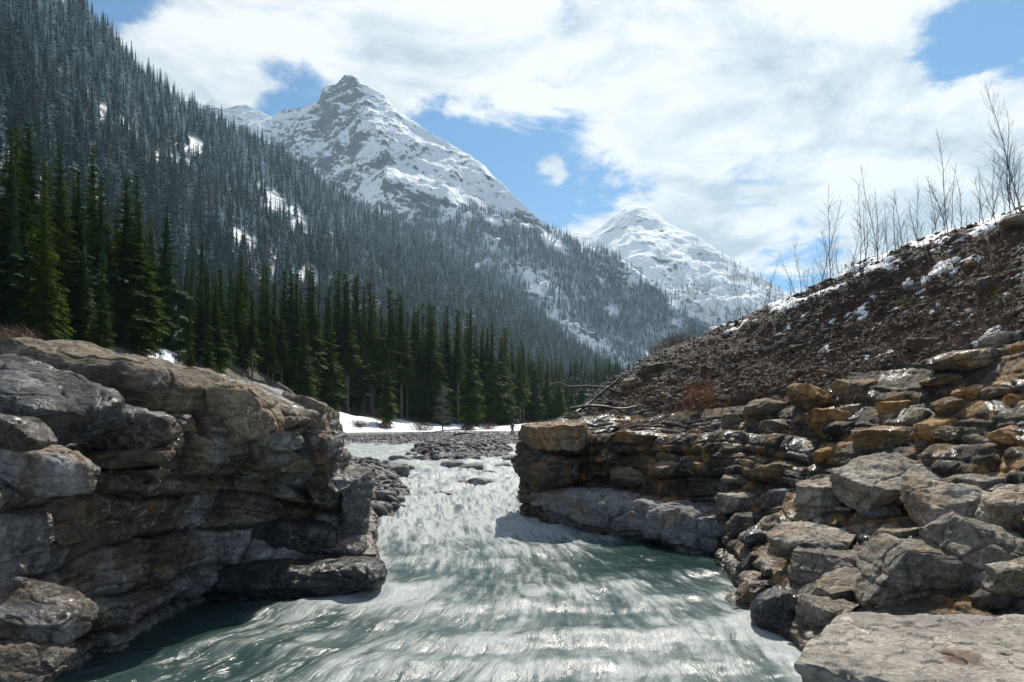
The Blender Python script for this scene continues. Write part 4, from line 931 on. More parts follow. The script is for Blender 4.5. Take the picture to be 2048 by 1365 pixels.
# loose rubble on the slope, too many to count
def pebbles(name, n, sampler, size, mat, seed, label, cat, sub=1, flat=.65):
    rr = np.random.default_rng(seed); bv, bf = ico(sub); mb = MB(); nv = len(bv)
    shapes = []
    for k in range(14):
        s = bv * (1 + .42 * fbm(bv * 1.1 + k * 9.1, 2, k)[:, None]) * np.array([1, rr.uniform(.6, .95), rr.uniform(.42, .8)]); shapes.append(s)
    for i in range(n):
        p = sampler(rr)
        if p is None: continue
        s = size[0] * (size[1] / size[0]) ** (rr.random() ** 2.2)
        m = np.array(Euler((rr.normal() * .35, rr.normal() * .35, rr.uniform(0, 6.3))).to_matrix())
        mb.add(shapes[rr.integers(14)] @ m.T * s + np.array(p) + np.array([0, 0, s * .1]), bf, rr.random())
    tag(link(name, mb.mesh(name, mat, True)), label, cat, kind='stuff')
EPf = EPD[60:390, 55:300]
def on_slope(rr):
    i, j = rr.uniform(0, EPf.shape[0] - 1.01), rr.uniform(0, EPf.shape[1] - 1.01); a, b = int(i), int(j)
    return EPf[a, b] + (EPf[a + 1, b] - EPf[a, b]) * (i - a) + (EPf[a, b + 1] - EPf[a, b]) * (j - b)
pebbles('rubble', 26000, on_slope, (.014, .085), M['scree'], 5, 'loose dark stones and pebbles covering the earth slope', 'rubble')
def on_gravel(rr):
    # the flat, the island and the spit beside the rapids
    r = rr.random()
    if r < .35: x, y = rr.uniform(-8, 1.5), rr.uniform(32, 51)
    elif r < .6: x, y = rr.uniform(-9, -2.2), rr.uniform(16.5, 31)
    else: y = rr.uniform(54, 112); x = rr.uniform(-.27 * y - 1, .1 * y)
    h = gravel_bvh.ray_cast(Vector((x, y, 30)), Vector((0, 0, -1)))[0]
    if h is None or h.z < zw(y) + .06: return None
    return (h.x, h.y, h.z)
pebbles('gravel', 12000, on_gravel, (.05, .24), M['gravel'], 6, 'grey river stones covering the flat, the midstream island and the spit', 'gravel')
rr = np.random.default_rng(31)
for n_, xr_, yr_, sz, lb, gp in ((9, (-7.0, -3.0), (17.5, 29), (.35, .85), 'wet dark grey boulder on the stony spit at the edge of the rapids', 'boulders on the stony spit'),
                                 (12, (-6.3, .3), (33, 46), (.6, 1.2), 'grey boulder on the stony island in midstream', 'boulders on the midstream island'),
                                 (7, (-3.6, .2), (20, 31), (.6, 1.3), 'water washed boulder standing in the rapids', 'boulders in the rapids')):
    for i in range(n_):
        for _ in range(20):
            x, y = rr.uniform(*xr_), rr.uniform(*yr_)
            h = gravel_bvh.ray_cast(Vector((x, y, 30)), Vector((0, 0, -1)))[0]
            if h and ((h.z > zw(y) + .1) != (sz[0] == .6)): break
        s = rr.uniform(*sz)
        tag(link('boulder', kinds[['river_stone', 'left_grey', 'river_stone'][i % 3]][i % 3], None, (x, y, max(h.z, zw(y) - .12) + s * .06), Euler((rr.normal() * .2, rr.normal() * .2, rr.uniform(0, 6))), (s, s, s * rr.uniform(.7, 1.2))), lb, 'boulder', gp)

# ------------------------------------------------------------------ dry stems and brush
def strands(name, n, sampler, length, rad, mat, seed, label, cat, kind='stuff', lean=.6, group=None):
    rr = np.random.default_rng(seed); mb = MB()
    for i in range(n):
        p = sampler(rr)
        if p is None: continue
        p = np.array(p, float); L = rr.uniform(*length); d = np.array([rr.normal() * lean, rr.normal() * lean - .15, 1.0]); d /= np.linalg.norm(d)
        q = [p - d * .03]
        for k in range(4):
            d = d + np.array([rr.normal() * .22, rr.normal() * .22, -.10]); d /= np.linalg.norm(d); q.append(q[-1] + d * L / 4)
        v, f = tube(q, np.linspace(rad, rad * .35, 5) * rr.uniform(.7, 1.3), 3); mb.add(v, f, rr.random())
    o = link(name, mb.mesh(name, mat, True)); tag(o, label, cat, group, kind); return o
def slope_px(x0, x1, y0, y1):
    def s(rr):
        for _ in range(30):
            px, py = rr.uniform(x0, x1), rr.uniform(y0, y1)
            if slope_top(px) - 4 < py < cliff_top(px) + 14:
                h = ray(px, py, [earth_bvh])
                if h: return h
        return None
    return s
strands('dry_brush', 9000, slope_px(1180, 2030, 430, 880), (.12, .6), .0046, M['straw'], 3, 'dry brown stems and dead grass sticking out of the earth slope', 'dry brush', lean=.8)
strands('dry_bush', 420, slope_px(1372, 1428, 772, 822), (.12, .38), .005, M['rust'], 4, 'rust red tuft of dead grass low on the earth slope', 'bush', kind=None, lean=.9)
for x, y, lb in ((1560, 640, 'low yellow green tuft on the slope among brown stems'), (1812, 612, 'yellow green leafy tuft under the big saplings'), (1700, 540, 'small mossy tuft on the snowy crest'), (2002, 606, 'bright green sprig at the dark hollow near the picture edge')):
    h = ray(x, y, [earth_bvh, right_bvh])
    if h is None: continue
    rr = np.random.default_rng(x); mb = MB()
    for i in range(60):
        c = np.array(h) + rr.normal(size=3) * np.array([.12, .1, .07]) + np.array([0, -.03, .06]); a = rr.normal(size=3); a /= np.linalg.norm(a); b = np.cross(a, rr.normal(size=3)); b /= np.linalg.norm(b)
        mb.add([c - a * .035, c + b * .018, c + a * .035, c - b * .018], [(0, 1, 2, 3)], rr.random())
    tag(link('shrub', mb.mesh('shrub', M['moss'], False)), lb, 'shrub')

# ------------------------------------------------------------------ bare saplings on the crest
def sapling(px, base_y, top_y, lean, label, seed, d=None, twigs=1.0, group=None):
    rr = np.random.default_rng(seed)
    h = ray(px, base_y, [earth_bvh])
    if h is None or d: 
        d = d or 18.0; base = np.array(W(px, base_y, d))
        g = earth_bvh.ray_cast(Vector((base[0], base[1], 30)), Vector((0, 0, -1)))[0]
        if g: base[2] = g.z - .05
    else: base = np.array(h); d = h.y
    Ht = (base_y - top_y) / F * d; r0 = .004 + .0028 * Ht
    mb = MB()
    def stem(p, dirn, L, r, lvl):
        n = 7 if lvl == 0 else 5; q = [p]; dd = np.array(dirn, float)
        for k in range(n):
            dd = dd + rr.normal(size=3) * (.05 if lvl == 0 else .12) + np.array([0, 0, .05 if lvl else .02]); dd /= np.linalg.norm(dd); q.append(q[-1] + dd * L / n)
        q = np.array(q); v, f = tube(q, np.linspace(r, r * .3, n + 1), 5 if lvl == 0 else 3); mb.add(v, f, rr.random())
        if lvl >= 2: return
        nb = int((24 if lvl == 0 else 7) * twigs * rr.uniform(.8, 1.3))
        for b in range(nb):
            t = rr.uniform(.10 if lvl == 0 else .25, .95); i = min(int(t * n), n - 1); pp = q[i] + (q[i + 1] - q[i]) * (t * n - i)
            ax = (q[i + 1] - q[i]); ax /= np.linalg.norm(ax); az = rr.uniform(0, 6.28)
            side = np.array([math.cos(az), math.sin(az), 0.]); bd = ax * rr.uniform(.7, 1.1) + side * rr.uniform(.45, .8)
            stem(pp, bd / np.linalg.norm(bd), L * rr.uniform(.16, .38) * (1.15 - t * .7), r * .42 * (1.1 - t * .6), lvl + 1)
    k = rr.integers(1, 3) if twigs > .9 else 1
    for s in range(k):
        stem(base + np.array([rr.normal() * .05 * s, rr.normal() * .05 * s, -.06]), (lean + s * rr.normal() * .12, rr.normal() * .05, 1.0), Ht * (1 if s == 0 else rr.uniform(.5, .85)) * 1.03, r0, 0)
    tag(link('sapling', mb.mesh('sapling', M['twig'], True)), label, 'sapling', group)
SAP = [(1662, 562, 368, -.04, 'straight tall bare sapling first of the tall ones on the crest, above the snow', 1), (1640, 590, 395, .06, 'bare sapling leaning a little beside the first tall one', 2),
 (1718, 545, 368, -.02, 'thin straight bare sapling standing where the snow patch begins on the crest', 3), (1757, 528, 328, -.06, 'tall bare sapling with bunched twigs behind the snow patch', 4),
 (1826, 555, 385, -.28, 'bare sapling leaning strongly to the water, its foot in the snow', 5), (1852, 560, 392, -.18, 'thick budded bare sapling crossing the strongly leaning one', 6),
 (1876, 490, 360, -.18, 'leaning bare sapling just before the tallest one', 7), (1897, 470, 250, -.10, 'tallest bare sapling on the crest with a long whip top', 8),
 (2048, 430, 165, -.22, 'big bushy bare sapling at the picture edge with the highest twigs', 9), (2022, 440, 225, -.12, 'many twigged bare sapling beside the big bushy one', 10),
 (1968, 452, 345, .03, 'small fan shaped bare sapling in front of the clouds', 11), (1993, 450, 330, -.05, 'bare sapling in the thicket next to the fan shaped one', 12),
 (1590, 590, 505, -.02, 'short bare sapling alone at the edge of the far peak', 13)]
for px, by, ty, ln, lb, sd_ in SAP: sapling(px, by, ty, ln, lb, 200 + sd_, twigs=1.25 if px > 1990 or px in (1968,) else 1.0)
rr = np.random.default_rng(77)
for i, (px, d) in enumerate([(1605, 18.6), (1618, 18.3), (1628, 19), (1652, 18.8), (1680, 18.5), (1690, 18), (1702, 18.6), (1735, 18), (1776, 18), (1790, 17.6), (1806, 17.9), (1840, 17.5), (1866, 17.3), (1912, 17), (1930, 17.2), (1945, 16.8), (1980, 16.4), (2010, 16.2), (2036, 16), (1598, 18.9), (1612, 19.2), (1634, 18.2), (1646, 18.9), (1668, 19.1), (1710, 18.4), (1726, 17.7), (1748, 18.6), (1764, 17.4), (1798, 18.2), (1818, 17.3), (1834, 18.1), (1858, 17.9), (1884, 17.6), (1904, 17.5), (1922, 16.9), (1958, 17.1), (1990, 16.7), (2026, 16.5)]):
    y = float(slope_top(px)) - 12
    sapling(px, y, y - rr.uniform(45, 150), rr.normal() * .14, 'thin low bare sapling in the thicket along the snowy crest', 300 + i, d=d, twigs=.8, group='thin saplings in the crest thicket')
for i, px in enumerate([1405, 1424, 1440, 1455, 1470, 1482, 1497, 1510, 1524, 1536, 1548, 1390, 1376]):
    y = float(slope_top(px)); tall = px in (1482, 1524)
    sapling(px, y + 2, y - (rr.uniform(95, 120) if tall else rr.uniform(35, 75)), rr.normal() * .08, 'tall thin bare sapling against the far snowy slope' if tall else 'low brown bare sapling at the lower end of the crest', 340 + i, d=21.5, twigs=.9, group='tall thin saplings against the far slope' if tall else 'low saplings at the lower end of the crest')

# ------------------------------------------------------------------ driftwood
def branch(name, pts, r0, r1, mat, label, side=()):
    P = cr(np.array(pts, float), np.linspace(0, len(pts) - 1, len(pts) * 6)); n = len(P); rr = np.random.default_rng(len(label))
    mb = MB(); rad = np.linspace(r0, r1, n) * (1 + .18 * np.sin(np.arange(n) * 1.3) * rr.uniform(.3, 1, n))
    mb.add(*tube(P, rad, 8), .5)
    for q, r in side: Q = cr(np.array(q, float), np.linspace(0, len(q) - 1, len(q) * 4)); mb.add(*tube(Q, np.linspace(r, r * .4, len(Q)), 6), .5)
    return tag(link(name, mb.mesh(name, mat, True)), label, 'dead branch')
D = 18.3
branch('dead_branch', [W(1250, 790, D + .5), W(1215, 778, D), W(1180, 773, D - .1), W(1150, 774, D - .2), W(1132, 772, D - .2), W(1120, 766, D - .2), W(1098, 769, D - .3)], .042, .014, M['wood'], 'crooked bare branch reaching out sideways over the river', [([W(1122, 767, D - .2), W(1115, 765, D - .2), W(1111, 767, D - .2)], .022)])
branch('dead_branch', [W(1152, 826, D - .9), W(1180, 806, D - .5), W(1210, 780, D - .2), W(1230, 764, D), W(1246, 748, D + .2)], .042, .016, M['blackwood'], 'straight dark dead stem leaning on the stones above the cap rock', [([W(1225, 768, D), W(1218, 757, D), W(1214, 755, D)], .012)])
branch('dead_branch', [W(1288, 800, D - .6), W(1291, 778, D - .6), W(1284, 757, D - .7)], .02, .012, M['wood'], 'short pale upright stick standing in the brown stones')
branch('root', [W(1140, 818, D - 1.1), W(1190, 812, D - 1.3), W(1240, 818, D - 1.2), W(1280, 812, D - .9)], .038, .02, M['blackwood'], 'black rotten root lying flat over the edge of the bank')['category'] = 'root'
branch('fallen_log', [W(555, 768, 58), W(575, 780, 57), W(596, 797, 56)], .16, .10, M['wood'], 'fallen trunk lying on the bank just behind the outcrop')['category'] = 'log'
branch('fallen_log', [W(905, 872, 90), W(925, 867, 90), W(950, 868, 90)], .16, .06, M['blackwood'], 'dark drift log stranded on the gravel flat by a snow strip')['category'] = 'log'

# ------------------------------------------------------------------ person on the gravel
def person():
    x, y, _ = W(1025, 871, 100.0)
    g = gravel_bvh.ray_cast(Vector((x, y, 30)), Vector((0, 0, -1)))[0]; base = Vector((x, y, g.z))
    root = tag(link('person', None, loc=base), 'person in dark jacket and trousers walking on the gravel, arms held out a little', 'person')
    def skin(name, verts, edges, rad, mat, root_i=0):
        me = bpy.data.meshes.new(name); me.from_pydata(verts, edges, []); o = link(name, me)
        md = o.modifiers.new('Skin', 'SKIN'); md.use_smooth_shade = True
        for i, r in enumerate(rad): me.skin_vertices[0].data[i].radius = (r, r) if not hasattr(r, '__len__') else r
        me.skin_vertices[0].data[root_i].use_root = True
        sb = o.modifiers.new('Sub', 'SUBSURF'); sb.levels = sb.render_levels = 2
        me.materials.append(mat); o.parent = root; return o
    J = dict(pel=(0, 0, .95), sp=(0, 0, 1.15), ch=(0, 0, 1.36), nk=(0, .0, 1.50), hd0=(0, -.02, 1.58), hd1=(0, -.03, 1.68), hd2=(0, -.02, 1.76),
             sl=(-.2, 0, 1.42), el=(-.34, .02, 1.17), wl=(-.46, -.06, .98), sr=(.2, 0, 1.42), er=(.29, .03, 1.13), wr=(.31, -.08, .9),
             hl=(-.1, 0, .92), kl=(-.1, -.05, .5), al=(-.1, .06, .09), tl=(-.1, -.12, .04), hr=(.1, 0, .92), kr=(.12, .0, .5), ar=(.16, .0, .09), tr=(.22, -.16, .04))
    nm = list(J); E = [('pel', 'sp'), ('sp', 'ch'), ('ch', 'nk'), ('nk', 'hd0'), ('hd0', 'hd1'), ('hd1', 'hd2'), ('ch', 'sl'), ('sl', 'el'), ('el', 'wl'), ('ch', 'sr'), ('sr', 'er'), ('er', 'wr'),
                       ('pel', 'hl'), ('hl', 'kl'), ('kl', 'al'), ('al', 'tl'), ('pel', 'hr'), ('hr', 'kr'), ('kr', 'ar'), ('ar', 'tr')]
    rd = dict(pel=.13, sp=.12, ch=.145, nk=.055, hd0=.085, hd1=.105, hd2=.075, sl=.07, el=.045, wl=.033, sr=.07, er=.045, wr=.033, hl=.09, kl=.058, al=.042, tl=.035, hr=.09, kr=.058, ar=.042, tr=.035)
    V = [J[k] for k in nm]; ED = [(nm.index(a), nm.index(b)) for a, b in E]
    # fingers and thumbs
    for w_, e_, sgn in (('wl', 'el', -1), ('wr', 'er', 1)):
        W0 = np.array(J[w_]); dr = W0 - np.array(J[e_]); dr /= np.linalg.norm(dr)
        pm = len(V); V.append(tuple(W0 + dr * .07)); ED.append((nm.index(w_), pm)); rd_p = .032
        nm.append('palm' + w_); rd['palm' + w_] = rd_p
        for k in range(4):
            b = W0 + dr * .10 + np.array([0, (k - 1.5) * .02, 0]); tip = b + dr * (.075, .085, .08, .06)[k] + np.array([-sgn * .015, 0, 0])
            V += [tuple(b), tuple(tip)]; nm += ['f%s%d' % (w_, k), 'g%s%d' % (w_, k)]; rd[nm[-2]] = .010; rd[nm[-1]] = .008
            ED += [(pm, len(V) - 2), (len(V) - 2, len(V) - 1)]
        tb = W0 + dr * .05 + np.array([0, -.045, 0]); V.append(tuple(tb + dr * .04)); nm.append('t' + w_); rd['t' + w_] = .010; ED.append((pm, len(V) - 1))
    skin('body', V, ED, [rd[k] for k in nm], M['skin'])
    jk = ['pel', 'sp', 'ch', 'nk', 'sl', 'el', 'wl', 'sr', 'er', 'wr']; je = [('pel', 'sp'), ('sp', 'ch'), ('ch', 'nk'), ('ch', 'sl'), ('sl', 'el'), ('el', 'wl'), ('ch', 'sr'), ('sr', 'er'), ('er', 'wr')]
    jr = dict(pel=.19, sp=.175, ch=.20, nk=.085, sl=.10, el=.072, wl=.058, sr=.10, er=.072, wr=.058)
    skin('jacket', [J[k] for k in jk], [(jk.index(a), jk.index(b)) for a, b in je], [jr[k] for k in jk], M['cloth'])
    tk = ['pel', 'hl', 'kl', 'al', 'hr', 'kr', 'ar']; te = [('pel', 'hl'), ('hl', 'kl'), ('kl', 'al'), ('pel', 'hr'), ('hr', 'kr'), ('kr', 'ar')]
    tr_ = dict(pel=.15, hl=.125, kl=.088, al=.072, hr=.125, kr=.088, ar=.072)
    skin('trousers', [J[k] for k in tk], [(tk.index(a), tk.index(b)) for a, b in te], [tr_[k] for k in tk], M['trouser'])
    for a, t_ in (('al', 'tl'), ('ar', 'tr')):
        A = np.array(J[a]); T = np.array(J[t_]); skin('boot', [tuple(A + [0, 0, .08]), tuple(A + [0, .02, -.03]), tuple(T)], [(0, 1), (1, 2)], [.07, .062, .05], M['blackwood'])
    v, f = ico(3); v = v * np.array([.118, .125, .12]); keep = v[:, 2] > -.02
    v[:, 2] = np.where(keep, v[:, 2], v[:, 2] * .3)
    link('hat', mesh_np('hat', v, f, M['cloth']), root, (0, -.02, 1.73))
    for sx in (-1, 1):
        v, f = ico(1); link('eye', mesh_np('eye', v * .012, f, M['blackwood']), root, (sx * .035, -.125, 1.685))
    v, f = ico(1); link('nose', mesh_np('nose', v * np.array([.016, .022, .022]), f, M['skin']), root, (0, -.135, 1.66))
    v, f = ico(1); link('mouth', mesh_np('mouth', v * np.array([.028, .01, .007]), f, M['rust']), root, (0, -.122, 1.625))
    root.rotation_euler = (0, 0, math.radians(170))
person()
# ------------------------------------------------------------------ spruces
def spruce_mesh(name, H, Rm, seed, mat, whorls=34, per=8, seg=7, base=.10, width=.10, sparse=0.0, hang=1, core=.42):
    """Crown of drooping branches, each a spine with leaf-sized twig blades; metres, foot at the origin."""
    rr = np.random.default_rng(seed); V = []; Fc = []; A = []; n = 0
    for w in range(whorls):
        t = base + (1 - base) * ((w + rr.random()) / whorls) ** .92
        if t > .985: continue
        z = t * H
        env = (1 - t) ** .78 * (0.62 + .38 * math.exp(-((t - .3) / .25) ** 2)) * (1 + .28 * rr.normal() * .6)
        if t < base + .14: env *= .55 + 3.2 * (t - base)
        for b in range(max(3, int(per * (1 - .45 * t)))):
            if rr.random() < sparse: continue
            L = max(.48, Rm * env * rr.uniform(.7, 1.18)); az = rr.uniform(0, 6.283); dx, dy = math.cos(az), math.sin(az)
            up = .32 * (t - .45) + rr.normal() * .06; dr = -.55 * (1 - t) - .12
            k = np.linspace(0.06, 1, seg); px = dx * L * k; py = dy * L * k; pz = z + L * (up * k + dr * k * k + .22 * np.clip(k - .6, 0, 1) ** 1.5 * 1.2)
            sx, sy = -dy, dx
            ww = (width * (1.2 - .75 * k) + .02) * (L / Rm * .5 + .7) * H / 22.0
            tone = rr.random() * .5
            for i in range(seg - 1):
                c0 = np.array([px[i], py[i], pz[i]]); c1 = np.array([px[i + 1], py[i + 1], pz[i + 1]])
                step = np.linalg.norm(c1 - c0); tl = min(L * .33, .95 * H / 22) * (1.12 - .62 * k[i]) * rr.uniform(.75, 1.25)
                for s_ in (-1, 1):
                    out = np.array([sx * s_, sy * s_, 0]) * .8 + np.array([dx, dy, 0]) * .62 + np.array([0, 0, -.34 - .35 * rr.random()])
                    tip = c0 + out * tl; wd = (c1 - c0) * (.75 / max(step, 1e-3)) * min(step, ww[i] * 2.6)
                    V += [c0 - wd * .2, c0 + wd, tip + wd * .35, tip - wd * .1]; Fc.append((n, n + 1, n + 2, n + 3)); n += 4; A += [tone, tone, tone + .5 * k[i], tone + .5 * k[i]]
                for h_ in range(hang):
                    out = np.array([rr.normal() * .25, rr.normal() * .25, -1.0]); tip = c0 + out * tl * .62; wd = np.array([dx, dy, 0]) * ww[i] * 1.1
                    V += [c0 - wd * .5, c0 + wd * .6, tip + wd * .3, tip - wd * .2]; Fc.append((n, n + 1, n + 2, n + 3)); n += 4; A += [tone * .7] * 4
    # the dense inside of the crown: a dark cone added to stop light passing through
    nk, ns = 12, 9; tc = np.linspace(base + .02, .97, nk); c0_ = n
    for a, t in enumerate(tc):
        rk = Rm * core * (1 - t) ** 1.05 * (.62 + .38 * math.exp(-((t - .3) / .25) ** 2)) * (1.12 if a % 2 else .80)
        for b in range(ns):
            az = b * 6.283 / ns + a * .35; q = rk * rr.uniform(.7, 1.25)
            V.append(np.array([math.cos(az) * q, math.sin(az) * q, t * H - .25 * q])); A.append(.05 + .15 * rr.random())
    for a in range(nk - 1):
        for b in range(ns):
            b2 = (b + 1) % ns; Fc.append((c0_ + a * ns + b, c0_ + a * ns + b2, c0_ + (a + 1) * ns + b2, c0_ + (a + 1) * ns + b))
    n += nk * ns
    # leader
    for a in range(5):
        az = a * 1.257; d = np.array([math.cos(az), math.sin(az), 0]) * .012 * H / 22
        V += [np.array([0, 0, H * .93]) + d * 6, np.array([0, 0, H * .95]) - d * 2, np.array([0, 0, H * 1.005]), np.array([0, 0, H * .97]) + d * 2]; Fc.append((n, n + 1, n + 2, n + 3)); n += 4; A += [.4] * 4
    return mesh_np(name, np.array(V), np.array(Fc), mat, False, {'tint': ('FLOAT', np.array(A))})
def trunk_mesh(H, r, seed, dead=0.0):
    rr = np.random.default_rng(seed); mb = MB(); z = np.linspace(-1.2, H * .86, 12); p = np.stack([rr.normal(size=12) * .03, rr.normal(size=12) * .03, z], 1)
    mb.add(*tube(p, np.linspace(r, r * .10, 12) ** 1.0 * np.where(z < .2, 1.25, 1.0), 8), .5)
    for i in range(int(dead * 40)):
        h = rr.uniform(.05, .45) * H; az = rr.uniform(0, 6.28); L = rr.uniform(.6, 2.0); d = np.array([math.cos(az), math.sin(az), -.25])
        mb.add(*tube([np.array([0, 0, h]), np.array([0, 0, h]) + d * L * .5, np.array([0, 0, h]) + d * L + [0, 0, -.1]], [.028, .02, .008], 3), .5)
    return mb.mesh('trunk', M['bark'])
far_kinds = [spruce_mesh('spruce', 20.0, 3.2, 720 + k, M['needle_frost'], whorls=18, per=6, seg=4, base=.08, width=.5, sparse=.08, hang=1) for k in range(3)] if True else []
near_kinds = []
for k in range(6):
    low = k in (3, 4, 5)
    near_kinds.append((spruce_mesh('crown', 23.0, 3.7 if not low else 3.2, 500 + k, M['needle'], whorls=52, per=10, seg=7, base=.04 if not low else (.24, .3, .36)[k - 3], width=.19, sparse=.03 if not low else .10, hang=2, core=.36),
                       trunk_mesh(23.0, .2 if not low else .19, 60 + k, 0 if not low else .8)))
hill_kinds = [spruce_mesh('spruce', 20.0, 3.3 + .35 * k, 700 + k, M['needle_snow'], whorls=28, per=8, seg=5, base=.06, width=.44, sparse=.05, hang=1) for k in range(4)]
hill_kinds.append(spruce_mesh('spruce', 20.0, 2.7, 709, M['needle_snow'], whorls=22, per=6, seg=5, base=.12, width=.42, sparse=.1, hang=1))
hill_trunk = trunk_mesh(20.0, .2, 91)
allb = [strip_bvh, hill_bvh, gravel_bvh]
def ground_z(x, y):
    z = None
    for b in allb:
        h = b.ray_cast(Vector((x, y, 900)), Vector((0, 0, -1)))[0]
        if h and (z is None or h.z > z): z = h.z
    return z
def spruce(x, y, H, kind, yaw, label, group, fat=1.0):
    z = ground_z(x, y)
    if z is None: return None
    cm, tm = near_kinds[kind]; s = H / 23.0
    o = tag(link('spruce_tree', None, loc=(x, y, z - .2), rot=(0, 0, yaw), scale=(s * fat, s * fat, s)), label, 'spruce', group)
    link('trunk', tm, o); link('crown', cm, o); return o
rr = np.random.default_rng(2024)
# rows along the forest edge, station by station: foot px on the edge, rows back
n_near = 0
def edge_at(px):
    E = strip[:, int(90 * .72)]; k = E[:, 0] / E[:, 1] * F + CX
    i = int(np.argmin(np.abs(k - px))); return E[i]
G_L = ('dark green spruce in the tall dense stand behind the layered outcrop', 'spruces in the dense stand behind the outcrop')
G_M = ('dark spruce with a bare lower trunk in the shaded forest edge above the snow bank', 'spruces at the forest edge above the snow bank')
G_R = ('distant dark spruce at the far forest edge behind the walking person', 'spruces at the far forest edge')
TOPS = [(-200, 230), (0, 232), (60, 250), (130, 262), (215, 300), (300, 420), (340, 560), (430, 520), (520, 510), (610, 540), (700, 540), (800, 590), (930, 625), (1000, 650), (1080, 715), (1150, 760), (1250, 790)]
px = -150.0
while px < 1200:
    e = edge_at(px); d = e[1]
    spacing = rr.uniform(1.4, 2.5) * F / d
    ht = (HY - interp(px, TOPS)) / F * d + EYE - e[2]
    for row in range(4):
        back_ = row * 4.5 + rr.uniform(-1.5, 2.5)
        x = e[0] + rr.normal() * 1.0 - back_ * .35; y = e[1] + back_
        gz_ = ground_z(x, y)
        if gz_ is None: continue
        px_ = x / y * F + CX
        h = float(np.clip(((HY - interp(px_, TOPS)) / F * y + EYE - gz_) * rr.uniform(.74, 1.05), 7, 34))
        if row == 0 and rr.random() < .28: h *= .6
        kind = int(rr.integers(0, 3)) if (px < 360 or rr.random() < .4) else int(rr.integers(3, 6))
        lb = G_L if px < 400 else (G_M if px < 960 else G_R)
        if spruce(x, y, h, kind, rr.uniform(0, 6.28), lb[0], lb[1], rr.uniform(1.1, 1.6)): n_near += 1
    px += spacing
for px, d, ty, kind, lb in ((380, 56, 565, 5, 'slender spruce with bare pale trunk, nearer the outcrop, of a thin pair'), (417, 57, 545, 5, 'slender spruce with long bare pale trunk, taller of a thin pair'),
                            (941, 128, 622, 1, 'full bright green spruce standing out at the forest edge, clear of the snow bank'), (775, 112, 690, 0, 'small bushy green spruce in front of the forest edge by the brown bank'), (205, 50, 520, 2, 'olive green spruce in front of the dense stand'), (95, 45, 490, 0, 'short olive spruce nearest to the outcrop top')):
    x = (px - CX) / F * d; z = ground_z(x, d)
    if z is not None: spruce(x, d, (HY - ty) / F * d + EYE - z, kind, 1.0, lb, None, 1.1 if kind != 5 else .8)
# bare larch on the snow bank
def larch(px, d, ty, seed, label):
    x = (px - CX) / F * d; z = ground_z(x, d); H = (HY - ty) / F * d + EYE - z; r2 = np.random.default_rng(seed)
    o = tag(link('bare_larch', None, loc=(x, d, z - .2)), label, 'larch'); tm = MB(); zz = np.linspace(0, H, 9); tm.add(*tube(np.stack([r2.normal(size=9) * .04, 0 * zz, zz], 1), np.linspace(.13, .02, 9), 7), .5)
    link('trunk', tm.mesh('trunk', M['bark']), o); mb = MB()
    for i in range(150):
        t = r2.uniform(.22, .98); az = r2.uniform(0, 6.28); L = H * .30 * (1.08 - t) * r2.uniform(.6, 1.1) + .2; dv = np.array([math.cos(az), math.sin(az), .12]); p0 = np.array([0, 0, t * H])
        q = [p0, p0 + dv * L * .5, p0 + dv * L + np.array([0, 0, -.06 * L])]; mb.add(*tube(q, [.03, .02, .008], 3), .5)
        for j in range(4):
            s = q[1] + (q[2] - q[1]) * r2.random(); mb.add(*tube([s, s + r2.normal(size=3) * .3], [.012, .006], 3), .5)
    link('branches', mb.mesh('branches', M['wood']), o)
larch(886, 112, 768, 5, 'leafless grey larch standing in the snow before the dark forest')

# brown bushes at the forest foot
for i, (px, d, w) in enumerate([(640, 92, 3.0), (720, 103, 2.4), (770, 108, 2.2), (845, 114, 3.2), (935, 122, 2.0), (975, 126, 2.6), (30, 42, 2.6), (110, 45, 2.0), (560, 76, 2.4), (350, 60, 1.6), (1090, 150, 3), (1150, 165, 4), (1335, 60, 2.8), (1366, 55, 2.4), (1250, 70, 3), (1200, 120, 5)]):
    x = (px - CX) / F * d; z = ground_z(x, d)
    if px > 1180: z = EYE + (HY - interp(px, [(1200, 845), (1250, 770), (1330, 705), (1390, 668)])) / F * d - .4
    r2 = np.random.default_rng(i + 70); mb = MB()
    for k in range(130):
        p = np.array([r2.normal() * w * .3, r2.normal() * w * .25, 0]); dv = np.array([r2.normal() * .45, r2.normal() * .45, 1.0]); L = w * .42 * r2.uniform(.4, 1.1)
        mb.add(*tube([p, p + dv * L * .5, p + dv * L + r2.normal(size=3) * .12], [.022, .016, .006], 3), r2.random())
        for j in range(2): s = p + dv * L * r2.uniform(.4, .9); mb.add(*tube([s, s + r2.normal(size=3) * .35 + [0, 0, .2]], [.010, .005], 3), r2.random())
    lb, gp = ('leafless brown bush at the foot of the forest edge', 'brown bushes at the forest foot') if px < 1180 else ('reddish brown leafless bush behind the earth slope, before the far forest', 'brown bushes behind the slope')
    tag(link('bush', mb.mesh('bush', M['straw']), None, (x, d, z)), lb, 'bush', gp)

